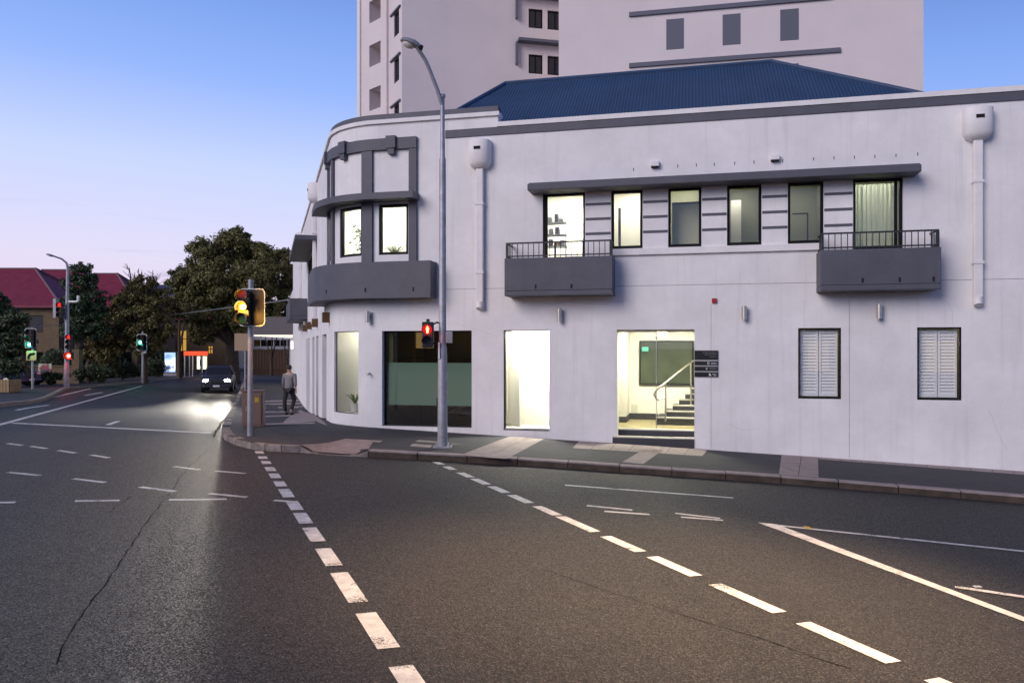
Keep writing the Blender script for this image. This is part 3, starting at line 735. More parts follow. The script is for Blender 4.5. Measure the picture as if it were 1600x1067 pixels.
# --- curved corner bay
cu0, cu1 = fu(652), -ARC-.95
bay = obj('bay_band', pbox(MB(), -ARC-.35, fu(652), zr(5.11), zr(5.40), -.03, .09), GREY, bld, True, bevel=.012)
for x0, x1 in ((640, 652), (567, 583), (520.5, 523.5)):
    obj('bay_pilaster', pbox(MB(), fu(x0), fu(x1), zr(2.16), zr(5.10), -.03, .07), GREY, bld, True, bevel=.01)
obj('bay_pilaster', pbox(MB(), -ARC-.3, -ARC-.05, zr(2.16), zr(5.10), -.03, .07), GREY, bld, True)
for x in (611, 535.5, 512):
    u = fu(x, .1) if x > 513 else -ARC-.1
    obj('bay_block', pbox(MB(), u-.13, u+.13, zr(5.13), zr(5.44), -.02, .16), GREY, bay, True, bevel=.012); obj('bay_pendant', pbox(MB(), u-.085, u+.085, zr(4.98), zr(5.128), -.02, .13), GREY, bay, True, bevel=.02)
obj('bay_hood', pbox(MB(), -ARC-.9, fu(645, .45), zr(3.78), zr(3.945), -.03, .45), GREY, bld, True, bevel=.02)
cbal = MB(); ub0, ub1 = -ARC-2.2, fu(672, .5)
pbox(cbal, ub0, ub1, zr(1.275), zr(1.40), -.03, .5); pbox(cbal, ub0, ub1, zr(1.401), zr(2.19), .385, .485); pbox(cbal, ub1-.1, ub1-.002, zr(1.401), zr(2.188), -.03, .384); pbox(cbal, ub0+.002, ub0+.1, zr(1.401), zr(2.188), -.03, .384)
cb = obj('balcony', cbal, GREY, bld, True, bevel=.012)
for x, y in ((646, 452), (571, 453), (510, 456)): u, z = fu(x, .48), fz(x, y, .48); obj('weep_slot', pbox(MB(), u-.02, u+.02, z-.05, z+.05, .46, .49), SLOT, cb)
for k in CB: window(CB[k], .07, -.11, -.03, mull=())
room(-ARC-.2, fu(646), zr(1.9), zr(4.1), .121, 1.75, ROOMW, 130, lw=.3, lampd=1.0)
obj('mullion_wall', pbox(MB(), fu(566)+.05, fu(592)-.05, zr(1.9), zr(4.1), -.3, -.13), ROOMW, bld)
# --- side street upper floor: hooded window grid, balconies
window(GRID, .06, -.11, -.04, mull=[GRID[0]+(GRID[1]-GRID[0])*k/5 for k in range(1, 5)], trans=[GRID[2]+.5, GRID[2]+1.02])
room(GRID[0]-.2, GRID[1]+.3, zr(1.9), zr(4.0), .121, 2.4, ROOMW, 10, (1, .85, .55), lw=.5)
obj('side_hood', pbox(MB(), fu(479.5), fu(495.5), zr(3.79), zr(3.96), -.03, .75), GREY, bld, bevel=.02)
for a, b in ((fu(476.0), fu(480.6)), (fu(471.2), fu(474.4))):
    mb = MB(); pbox(mb, a, b, zr(1.275), zr(1.4), -.03, .75); pbox(mb, a, b, zr(1.401), zr(2.17), .65, .749); pbox(mb, a, a+.1, zr(1.401), zr(2.168), -.03, .649); pbox(mb, b-.1, b, zr(1.401), zr(2.168), -.03, .649)
    obj('balcony', mb, GREY, bld, bevel=.015)
SIDEGL = pmat('grey_shutter', (.20, .19, .22), .5, var=.15, scale=3)
for k, v in SD.items():
    obj('side_shutter', pbox(MB(), v[0]-.01, v[1]+.01, v[2]-.01, v[3]+.01, -.17, -.12), SIDEGL, bld)
# --- wall lights
BRZ = pmat('bronze_light', (.16, .09, .045), .4, metal=.6)
def walllight(u, z0, z1, m, r=.06):
    p = P3(u, 0, .12); o = obj('wall_light', MB().tube([(p.x, p.y, z0), (p.x, p.y, z1)], r, 14), m, bld, True)
    obj('light_bracket', pbox(MB(), u-.025, u+.025, (z0+z1)/2-.05, (z0+z1)/2+.05, -.01, .08), m, o)
for x, y0, y1 in ((574, 486, 504), (874, 482.5, 502.5), (1163, 478.5, 499.5), (1374, 475.5, 498)): walllight(fu(x, .12), fz(x, y1, .12), fz(x, y0, .12), ALU)
for x, y0, y1 in ((508, 488, 504), (491, 498, 511), (482, 503, 514.5), (475.5, 508, 518)):
    u = fu(x, .12); z0, z1 = fz(x, y1, .12), fz(x, y0, .12); obj('wall_light', pbox(MB(), u-.12, u+.12, z0, z1, -.01, .2), BRZ, bld, bevel=.01)
u, z = fu(1116), fz(1116, 470); al = obj('alarm_box', pbox(MB(), u-.055, u+.055, z-.055, z+.055, -.01, .05), pmat('alarm_red', (.35, .015, .02), .4), bld, bevel=.008)
u, z = fu(578), fz(578, 583); obj('hose_tap', MB().tube([P3(u, z, 0), P3(u, z, .1), P3(u, z-.06, .13)], .022, 8).tube([P3(u-.1, z-.005, .02), P3(u, z-.005, .05)], .012, 6), ALU, bld, True)

# --- ground floor openings
L = LO['L1']; window(L, .02, -.09, -.05, GREY); room(L[0]-.3, L[1]+.35, L[2]-.1, L[3]+.35, .101, 1.6, ROOMW, 30, (1, .96, .80), lw=.25)
L = LO['L2']
FROST = pmat('frosted_film', (.26, .45, .42), .45, spec=.3); DTEAL = glassmat('teal_glass', (.10, .20, .19), 1.5, 0, .02); CLR = glassmat('street_glass', (.86, .86, .80), 1.5, 0, .06)
w2 = window(L, .035, -.2, -.14, BLACK, pane_mat=None)
zf1, zf0 = fz(667, 567), fz(667, 634)
obj('pane', pbox(MB(), L[0]+.03, L[1]-.03, L[2]+.03, L[3]-.03, -.175, -.168), CLR, w2)
obj('frosted_band', pbox(MB(), L[0]+.11, L[1]-.035, zf0, zf1, -.184, -.178), FROST, w2)
obj('teal_panel', pbox(MB(), L[0]+.06, L[1]-.45, L[2]+.035, zf0-.001, -.188, -.180), DTEAL, w2)
obj('glass_joint', pbox(MB(), fu(654.5)-.006, fu(654.5)+.006, L[2]+.03, zf0, -.167, -.163), BLACK, w2)
ud = fu(681); obj('door_pull', pbox(MB(), ud-.025, ud+.025, fz(681, 636), fz(681, 622), -.165, -.12), BLACK, w2, bevel=.01)
BRN = pmat('room_brown', (.10, .075, .03), .8); room(L[0]-.2, L[1]+.3, L[2]-.03, L[3]+.3, .221, 3.6, BRN, 2.2, (1, .8, .45), lw=.3, lampd=2.8)
obj('timber_post', pbox(MB(), fu(644.5, -1.2), fu(648, -1.2), L[2], L[3]+.2, -1.3, -1.2), pmat('amber_timber', (.22, .10, .02), .5), bld)
obj('curtain_strip', pbox(MB(), L[0]+.07, L[0]+.19, L[2]+.05, L[3], -.32, -.27), pmat('curtain_olive', (.35, .34, .2), .8), bld)
L = LO['L3']; window(L, .02, -.19, -.14, BLACK); obj('reveal_frame', pbox(MB(), L[0]-.005, L[0]+.03, L[2], L[3], -.13, -.01), BLACK, bld)
room(L[0]-.25, L[1]+.15, L[2]-.03, L[3]+.25, .201, 1.5, ROOMW, 260, (1, .95, .78), lw=.3)
obj('room_column', pbox(MB(), L[0]+.03, L[0]+.2, L[2], L[3]+.2, -1.2, -.9), ROOMW, bld)
obj('sill', pbox(MB(), L[0]+.0, L[1]-.0, L[2]-.02, L[2]+.012, -.13, .015), GREY, bld)
SHUT = pmat('shutter_white', (.82, .82, .83), .55)
for key in ('L5', 'L6'):
    L = LO[key]; w = window(L, .02, -.035, .004, BLACK); um = (L[0]+L[1])/2
    for a, b in ((L[0]+.04, um-.008), (um+.008, L[1]-.04)):
        f = MB(); z0, z1 = L[2]+.04, L[3]-.04
        for q in ((a, a+.045, z0, z1), (b-.045, b, z0, z1)): pbox(f, *q, -.15, -.115)
        for q in ((a+.045, b-.045, z0, z0+.07), (a+.045, b-.045, z1-.07, z1)): pbox(f, *q, -.149, -.116)
        lf = obj('shutter_leaf', f, SHUT, w); s = MB(); n = 19; hgt = (z1-z0-.14)/n
        for i in range(n):
            z = z0+.07+hgt*(i+.5); A, B = -.118, -.16
            tilt = .55
            s.add([P3(a+.045, z-hgt*tilt, A), P3(b-.045, z-hgt*tilt, A), P3(b-.045, z-hgt*tilt+.008, A), P3(a+.045, z-hgt*tilt+.008, A), P3(a+.045, z+hgt*tilt-.008, B), P3(b-.045, z+hgt*tilt-.008, B), P3(b-.045, z+hgt*tilt, B), P3(a+.045, z+hgt*tilt, B)], [(0, 1, 2, 3), (4, 7, 6, 5), (0, 4, 5, 1), (3, 2, 6, 7), (0, 3, 7, 4), (1, 5, 6, 2)])
        obj('slats', s, SHUT, lf, kind='stuff')
    room(L[0]-.1, L[1]+.1, L[2]-.1, L[3]+.1, .041, 1.4, ROOMD, 4 if key == 'L6' else 2.5, (1, .8, .45), lw=.2)
# --- entrance lobby
L = LO['DOOR']; zfl = fz(1025, 672, -.45)
room(L[0]-1.4, L[1]+1.6, zfl, zr(.62), .451, 3.3, ROOMW, 170, (1, .94, .74), lw=.32, name='lobby', lampd=1.6)
FLR = pmat('lobby_floor', (.42, .36, .2), .25, var=.2, scale=6)
obj('lobby_floor', pbox(MB(), L[0]-1.39, L[1]+1.59, zfl-.2, zfl+.004, -3.29, -.452), FLR, bld)
jam = MB(); pbox(jam, L[0]+.002, L[0]+.02, ZB, L[3]-.01, -.44, -.002); obj('door_jamb', jam, ROOMW, bld)
zs = fz(1025, 685); ex = []
s1 = obj('step', pbox(MB(), L[0]-.09, L[1]-.004, ZB, zs, -.30, .02), CHAR, bld); s2 = obj('step', pbox(MB(), L[0]+.02, L[1]-.004, ZB, zfl-.0, -.60, -.301), CHAR, bld)
NOS = pmat('stone_nosing', (.42, .40, .37), .6)
obj('nosing', pbox(MB(), L[0]-.09, L[1]-.004, zs+.001, zs+.025, -.30, .03), NOS, s1); obj('nosing', pbox(MB(), L[0]+.02, L[1]-.004, zfl+.005, zfl+.03, -.60, -.29), NOS, s2)
gd = MB(); um = fu(1025.5, -.4)
DG = glassmat('door_glass', (.97, .98, .96), 1.45)
for a, b in ((L[0]+.03, um-.012), (um+.012, L[1]-.005)): obj('glass_door', pbox(MB(), a, b, zfl+.035, L[3]-.05, -.42, -.41), DG, bld)
obj('door_stile', pbox(MB(), um-.011, um+.011, zfl+.035, L[3]-.05, -.43, -.40), ALU, bld); obj('door_header', pbox(MB(), L[0]+.021, L[1]-.003, L[3]-.05, L[3]-.002, -.445, -.39), ALU, bld)
# skirting, inner window, stairs, rail
obj('skirting', pbox(MB(), L[0]-1.38, fu(1027, -3.0), zfl+.004, zfl+.17, -3.295, -3.2), CHAR, bld)
obj('column', pbox(MB(), L[0]-1.39, fu(978, -2.2), zfl+.004, zr(.615), -3.2, -2.2), ROOMW, bld)
obj('column_skirting', pbox(MB(), L[0]-1.38, fu(978, -2.2)+.01, zfl+.004, zfl+.16, -3.199, -2.19), CHAR, bld)
r = rect(1001, 1081, 534, 599, -3.2); IG = pmat('inner_glass', (.075, .09, .065), .12, var=.4, scale=1.2)
iw = obj('inner_window', pbox(MB(), r[0], r[1], r[2], r[3], -3.29, -3.25), IG, bld); fr = MB()
for q in ((r[0]-.03, r[0], r[2]-.03, r[3]+.03), (r[1], r[1]+.05, r[2]-.03, r[3]+.03), (r[0], r[1], r[3], r[3]+.03), (r[0], r[1], r[2]-.03, r[2])): pbox(fr, *q, -3.29, -3.22)
obj('window_trim', fr, BLACK, iw)
r = rect(1003, 1013, 542, 549, -3.2); obj('exit_sign_reflection', pbox(MB(), r[0], r[1], r[2], r[3], -3.24, -3.2), emat('exit_green', (.25, .9, .6), 1.2), bld)  # glowing plate stands in for an exit sign mirrored in the inner glazing
r = rect(986, 996, 632, 650, -3.2); obj('access_panel', pbox(MB(), r[0], r[1], r[2], r[3], -3.29, -3.27), pmat('panel_white', (.62, .6, .5), .6), bld)
r = rect(1027, 1042, 517, 526, -2.0); obj('wall_unit', pbox(MB(), r[0], r[1], r[2], r[3], -2.2, -2.0), pmat('unit_tan', (.35, .22, .1), .6), bld)
for i, (x, yt) in enumerate(((1026, 652), (1040, 642), (1051, 633), (1061, 624), (1070.5, 615), (1079, 606), (1085, 597))):
    d = 1.75+.25*i; u0 = fu(x, -d); z = fz(x, yt, -d); st = obj('stair_step', pbox(MB(), u0, L[1]+1.55, zfl+.004, z-.028, -3.28, -d), CHAR, bld); obj('nosing', pbox(MB(), u0-.01, L[1]+1.55, z-.027, z, -d-.27, -d+.015), NOS, st)
hr = MB(); A, B = P3(fu(1026, -1.7), fz(1026, 609, -1.7), -1.7), P3(fu(1084, -2.6), fz(1084, 563, -2.6), -2.6)
c0 = P3(fu(1021, -1.65), fz(1021, 616, -1.65), -1.65); c1 = P3(fu(1028, -1.7), fz(1028, 625, -1.7), -1.7); c2 = P3(fu(1039, -1.75), fz(1039, 620, -1.75), -1.75)
hr.tube([B, A, c0, c1, c2], .025, 8); q = P3(fu(1040, -1.75), 0, -1.75); hr.tube([(q.x, q.y, zfl+.1), (q.x, q.y, fz(1040, 600, -1.75))], .025, 8)
q = P3(fu(1079.5, -2.45), 0, -2.45); hr.tube([(q.x, q.y, zfl+.4), (q.x, q.y, fz(1079.5, 568, -2.45))], .022, 8); obj('handrail', hr, ALU, bld, True)
# --- tenants' board: four black strips with small pale lettering
SGN = pmat('sign_black', (.008, .007, .008), .35); SGT = pmat('sign_letter', (.6, .6, .62), .5); SGD = pmat('sign_letter_dim', (.20, .19, .19), .5)
sg = obj('name_board', pbox(MB(), fu(1085.5), fu(1121.5), fz(1103, 588.6), fz(1103, 547.5), -.005, .02), ALU, bld)
for a, b in ((547.5, 562), (564.5, 570.6), (572.8, 579.4), (581.5, 588.6)):
    obj('name_strip', pbox(MB(), fu(1085.2), fu(1121.8), fz(1103, b), fz(1103, a), .0205, .032), SGN, sg)
def ink(quads, m, h=.0335):
    mb = MB()
    for x0, x1, y0, y1 in quads: pbox(mb, fu(x0), fu(x1), fz(1103, y1), fz(1103, y0), .031, h)
    return obj('lettering', mb, m, sg)
rn = random.Random(3)
def words(x0, x1, y0, y1):                  # unreadable small print: short uneven strokes
    q = []; x = x0
    while x < x1: 
        w = rn.uniform(.25, .6); q.append((x, x+w, y0+rn.uniform(0, .35)*(y1-y0), y1)); x += w+rn.choice((.2, .2, .25, .6))
    return q
ink(words(1098, 1119.5, 549.9, 551.5)+words(1101, 1119.5, 553.0, 554.4)+words(1109, 1119.5, 556.4, 557.8), SGD)
ink(words(1111, 1119.5, 566.4, 568.6), SGT); ink(words(1108.5, 1119.8, 574.6, 577), SGD); ink(words(1113, 1119, 583, 584.7)+words(1114, 1119.6, 585.4, 587), SGT)
def mark(poly, m=SGT):
    mb = MB(); n = len(poly); mb.v += [P3(fu(x), fz(x, y), .0325) for x, y in poly]; mb.v += [P3(fu(x), fz(x, y), .0338) for x, y in poly]; mb.f += [tuple(range(n, 2*n))]+[(i, (i+1) % n, n+(i+1) % n, n+i) for i in range(n)]
    obj('emblem', mb, m, sg)
ring = [(1106.7+1.9*math.cos(a), 567.4+2.3*math.sin(a)) for a in [2*math.pi*k/16 for k in range(16)]]; mark(ring)
mb = MB(); pr = [(1106.7+1.1*math.cos(2*math.pi*k/16), 567.4+1.4*math.sin(2*math.pi*k/16)) for k in range(16)]
mb.v += [P3(fu(x), fz(x, y), .0345) for x, y in pr]; mb.f.append(tuple(range(16))); obj('emblem', mb, SGN, sg)
mark([(1102.3, 574.2), (1104, 575.4), (1105.8, 574.5), (1104.6, 577.6), (1103.6, 577.2)]); mark([(1107.8, 583), (1109, 582.6), (1111.8, 587.2), (1107.4, 587.2)])
# ------------------------------------------------------------------ apartment tower behind
def planar(A, B):                           # a flat wall from A to B seen from outside; returns a point function and its length
    A, B = Vector(A), Vector(B); L = (B-A).length; t = (B-A)/L; n = Vector((t.y, -t.x))
    return (lambda u, z, d=0: Vector(((A+t*u).x+n.x*d, (A+t*u).y+n.y*d, z))), L
def fbox(mb, pf, u0, u1, z0, z1, d0, d1):
    c = [pf(u, z, d) for u in (u0, u1) for d in (d0, d1) for z in (z0, z1)]
    return mb.add(c, [(0, 1, 3, 2), (4, 6, 7, 5), (0, 4, 5, 1), (2, 3, 7, 6), (0, 2, 6, 4), (1, 5, 7, 3)])
def upx(pf, L, px):
    lo, hi = -20.0, L+20
    for _ in range(50):
        m = (lo+hi)/2; q = pf(m, 0)
        if CX+FPX*q.x/q.y < px: lo = m
        else: hi = m
    return lo
def zpx(pf, u, py): return CZ+(HY-py)/FPX*pf(u, 0).y
tw = thing('apartment_tower', 'tall pale pink apartment tower with grey hoods rising behind the corner building', 'building', (2.7, 46, G(2.7, 46)))
TZ0, TZ1 = -3, 34
nosub = lambda a, b: [a, b]
A, B = (2.74, 45.0), (21.97, 41.0)
pf, L = planar(A, B); m = MB(); pwall(m, 0, L, TZ0, TZ1, [], .1, pf, nosub)
pfb, Lb = planar(B, (26, 60)); pwall(m, 0, Lb, TZ0, TZ1, [], .1, pfb, nosub); pfc, Lc = planar((4.5, 54), A); pwall(m, 0, Lc, TZ0, TZ1, [], .1, pfc, nosub)
m.prism([A, B, (26, 60), (4.5, 54)], TZ1-.1, TZ1); obj('wall', m, TOWER, tw)
for y0, y1, x1 in ((24, 1285, 0),):
    pass
for k, (yl, xr) in enumerate(((103.5, 1313), (24, 1300), (-55, 1300))):
    u0, u1 = upx(pf, L, 983), upx(pf, L, xr); z = zpx(pf, u0, yl); obj('ledge', fbox(MB(), pf, u0, u1, z-.12, z+.12, -.02, .12), TGREY, tw)
    for x0, x1 in ((1041, 1068.5), (1129, 1157), (1219, 1248)):
        a, b = upx(pf, L, x0), upx(pf, L, x1); zt = z-.45 if k else z-.55
        pn = obj('recess_panel', fbox(MB(), pf, a, b, zt-1.72, zt, -.02, .015), TGREY, tw)
CcP = Vector((-6.88, 48)); dl = Vector((.9767, .2147)); E2 = CcP+dl*12
pf2, L2 = planar(CcP, E2); hl = []; wins = []
ub = upx(pf2, L2, 808)
for k in range(4):
    zc = zpx(pf2, upx(pf2, L2, 840), 101)+2.95*(k-1)
    for x0, x1 in ((826, 848), (855.5, 880)):
        a, b = upx(pf2, L2, x0), upx(pf2, L2, x1); hl.append((a, b, zc-.62, zc+.62)); wins.append((a, b, zc-.62, zc+.62))
m = MB(); pwall(m, 0, L2, TZ0, TZ1, hl, .18, pf2, nosub)
C3 = Vector((-8.04, 50.2)); pf3, L3 = planar(C3, CcP); h3 = []; w3 = []
for k in range(4):
    z = zpx(pf3, L3*.35, 117)+2.95*(k-1)+.1; a, b = upx(pf3, L3, 615.5), upx(pf3, L3, 623.5); h3.append((a, b, z-.75, z+.75)); w3.append((a, b, z-.75, z+.75))
pwall(m, 0, L3, TZ0, TZ1, h3, .18, pf3, nosub)
C4 = Vector((-10.3, 52.5)); pf4, L4 = planar(C4, C3); h4 = []
ua, ub_ = upx(pf4, L4, 577), upx(pf4, L4, 597)
for k in range(5):
    z = zpx(pf4, (ua+ub_)/2, 92)+2.95*(k-1)-.2; h4.append((ua, ub_, z-.2, z+1.25))
pwall(m, 0, L4, TZ0, TZ1, h4, 1.6, pf4, nosub)
pf5, L5 = planar((-6.5, 64), C4); pwall(m, 0, L5, TZ0, TZ1, [], .1, pf5, nosub)
m.prism([tuple(E2), (4, 64), (-6.5, 64), tuple(C4), tuple(C3), tuple(CcP)][::-1], TZ1-.1, TZ1); obj('wall', m, TOWER, tw)
m = MB()
for h in h4: m.quad(pf4(h[0], h[2], -1.6), pf4(h[1], h[2], -1.6), pf4(h[1], h[3], -1.6), pf4(h[0], h[3], -1.6))
obj('balcony_back', m, TOWER, tw)
# thin edge column of the balconies
m = MB(); fbox(m, pf4, -.35, -.02, TZ0, TZ1, -.3, .12); obj('edge_column', m, pmat('tower_edge', (.75, .72, .70), .7), tw)
m = MB(); fbox(m, pf4, ub_+.06, L4-.05, TZ0, TZ1, .0, .16); obj('pier', m, TOWER, tw)
TG = pmat('tower_glass', (.02, .022, .03), .08)
for pfx, ws in ((pf2, wins), (pf3, w3)):
    for a, b, z0, z1 in ws:
        f = MB()
        for q in ((a-.01, a+.09, z0, z1), (b-.09, b+.01, z0, z1), (a+.09, b-.09, z0, z0+.09), (a+.09, b-.09, z1-.09, z1), ((a+b)/2-.04, (a+b)/2+.04, z0+.09, z1-.09)): fbox(f, pfx, *q, -.16, -.08)
        w = obj('window', f, BLACK, tw); obj('pane', fbox(MB(), pfx, a+.08, b-.08, z0+.08, z1-.08, -.13, -.12), TG, w)
for k in range(4):
    z = zpx(pf2, upx(pf2, L2, 840), 70)+2.95*(k-1)
    h = MB(); fbox(h, pf2, ub, L2, z-.02, z+.16, -.02, .55); hd = obj('hood', h, TGREY, tw); obj('hood_fin', fbox(MB(), pf2, ub-.12, ub-.001, z-1.45, z-.02, -.02, .3), TGREY, tw)
    z3 = h3[k][3]; obj('window_hood', fbox(MB(), pf3, h3[k][0]-.5, h3[k][1]+.35, z3+.02, z3+.12, -.02, .12), TGREY, tw)

# ------------------------------------------------------------------ street light on the corner, with the red pedestrian lamp
SIG = pmat('signal_black', (.012, .012, .013), .55); LAMP_R = emat('lamp_red', (1, .02, .015), 9); 
def arm_lamp(parent, base, tip, m):
    pass
b0 = gp(692, 699, FP); H = (699-155)/FPX*b0.y
sl_ = thing('street_lamp', 'tall galvanised street lamp on the footpath corner in front of the white building', 'street lamp', tuple(b0))
def zat(py): return CZ+(HY-py)/FPX*b0.y
X = lambda px: (px-CX)/FPX*b0.y
obj('pole', MB().tube([(X(691.5), b0.y, b0.z+.0), (X(691.5), b0.y, zat(545)), (X(691.5), b0.y, zat(540)), (X(691.5), b0.y, zat(250)), (X(691.5), b0.y, zat(245)), (X(691.3), b0.y, zat(152))], [.105, .092, .076, .068, .05, .043], 16), GALV, sl_, True)
obj('base_plate', MB().box(X(692)-.19, X(692)+.19, b0.y-.19, b0.y+.19, b0.z, b0.z+.03), GALV, sl_, bevel=.005)
for sx in (-1, 1):
    for sy in (-1, 1): obj('anchor_bolt', MB().tube([(X(692)+sx*.14, b0.y+sy*.14, b0.z+.03), (X(692)+sx*.14, b0.y+sy*.14, b0.z+.085)], .016, 6), GALV, sl_)
obj('collar', MB().tube([(X(691.5), b0.y, zat(153)), (X(691.5), b0.y, zat(148))], .06, 14), GALV, sl_, True)
arm = [(691, 165), (684, 143), (673, 115), (667, 102), (655, 85)]
obj('arm', MB().tube([(X(x), b0.y-.35*i/4, zat(y)) for i, (x, y) in enumerate(arm)], [.045, .042, .04, .04, .04], 10), GALV, sl_, True)
hm = MB(); c = Vector((X(645), b0.y-.35, zat(79.5))); tilt = Matrix.Translation(c) @ Matrix.Rotation(R(20), 4, 'Y')
prof = [(-.21, .05, .03), (-.17, .12, .07), (-.05, .15, .10), (.08, .13, .10), (.17, .09, .07), (.2, .05, .04)]
n = 14; 
for (x, ry, rz) in prof:
    for k in range(n): a = 2*math.pi*k/n; z = math.sin(a)*rz; hm.v.append(tilt @ Vector((x, math.cos(a)*ry, max(z, -.015))))
for i in range(len(prof)-1):
    for k in range(n): hm.f.append((i*n+k, i*n+(k+1) % n, (i+1)*n+(k+1) % n, (i+1)*n+k))
hm.f.append(tuple(range(n))); hm.f.append(tuple((len(prof)-1)*n+k for k in range(n))[::-1])
lh = obj('lamp_head', hm, GALV, sl_, True)
obj('lens', MB().ball((0, 0, 0), (.14, .11, .085)).xf(tilt @ Matrix.Translation((-.03, 0, -.018))), pmat('lamp_lens', (.55, .55, .55), .15, spec=.6), lh, True)
obj('spigot', MB().box(.19, .26, -.04, .04, -.05, .05).xf(tilt), BLACK, lh, bevel=.015)
obj('number_plate', MB().box(X(691)-.115, X(691)+.02-.1, b0.y-.12, b0.y-.04, zat(560), zat(535)).xf(Matrix.Translation((.04, 0, 0))), WALLT, sl_)

def ped_signal(px, py_top, py_bot, Y, label):
    c0, c1 = at(px, py_top, Y), at(px, py_bot, Y); h = c0.z-c1.z; w = .23
    t = thing('pedestrian_signal', label, 'traffic light', tuple(c1)); X0 = c0.x
    body = MB(); body.box(X0-w/2, X0+w/2, Y-.07, Y+.12, c1.z, c0.z); obj('housing', body, SIG, t, bevel=.02)
    zc = c0.z-h*.30; zg = c0.z-h*.74; r = .09
    for z in (zc, zg):
        v = MB()
        for k in range(9):
            a0, a1 = math.pi*(k/9)*1.2-.3, math.pi*((k+1)/9)*1.2-.3
            p = [Vector((X0+math.cos(a)*r*1.12, y, z+math.sin(a)*r*1.12)) for a in (a0, a1) for y in (Y-.21, Y-.07)]
            v.quad(p[0], p[2], p[3], p[1])
        vo = obj('visor', v, SIG, t); md = vo.modifiers.new('s', 'SOLIDIFY'); md.thickness = .006
    def disc(z, y, rr, n=20): 
        d = MB(); d.v += [Vector((X0+rr*math.cos(2*math.pi*k/n), y, z+rr*math.sin(2*math.pi*k/n))) for k in range(n)]; d.f.append(tuple(range(n))); return d
    obj('lens', disc(zc, Y-.072, r), emat('ped_red_dim', (.9, .006, .008), 1.3), t)
    obj('lens', disc(zg, Y-.072, r), SIG, t)
    fig = MB(); s = r*.95                     # standing figure
    for k in range(1): fig.v += [Vector((X0+.18*s*math.cos(2*math.pi*j/12), Y-.076, zc+.62*s+.2*s*math.sin(2*math.pi*j/12))) for j in range(12)]; fig.f.append(tuple(range(12)))
    o = len(fig.v); pts = [(-.34, .4), (.34, .4), (.36, -.1), (.24, -.12), (.22, -.85), (.03, -.85), (0, -.2), (-.03, -.85), (-.22, -.85), (-.24, -.12), (-.36, -.1)]
    fig.v += [Vector((X0+x*s, Y-.076, zc+y*s)) for x, y in pts]; fig.f += [tuple(o+i for i in (0, 1, 2, 3, 6, 9, 10)), tuple(o+i for i in (3, 4, 5, 6)), tuple(o+i for i in (6, 7, 8, 9))]
    obj('lit_figure', fig, emat('ped_red', (1, .16, .06), 14), t)
    obj('finial', MB().tube([(X0, Y+.02, c0.z), (X0, Y+.02, c0.z+.06)], .035, 8), SIG, t)
    br = MB(); br.tube([(X0+w/2-.02, Y+.05, c0.z-.05), (X0+w/2+.08, Y+.05, c0.z+.0), (X(685)+.0, b0.y-.02, c0.z-.02)], .018, 6); br.tube([(X0+w/2-.02, Y+.05, c1.z+.1), (X0+.2, Y+.05, c1.z+.06), (X(687), b0.y-.02, c1.z+.12)], .018, 6); obj('bracket', br, SIG, t)
    l = bpy.data.lights.new('red_glow', 'POINT'); l.energy = 4; l.color = (1, .03, .02); l.shadow_soft_size = .06; lo = bpy.data.objects.new('lamp_light', l); COL.objects.link(lo); lo.parent = t; lo.location = (0, -.16, zc-c1.z)
    return t
ped_signal(668.5, 503, 543, b0.y-.12, 'pedestrian signal with a red standing figure lit, on the tall lamp pole')
cab = MB(); cab.box(X(697), X(697)+.13, b0.y-.1, b0.y+.02, zat(536), zat(518)); bx = obj('junction_box', cab, GALV, sl_, bevel=.01)

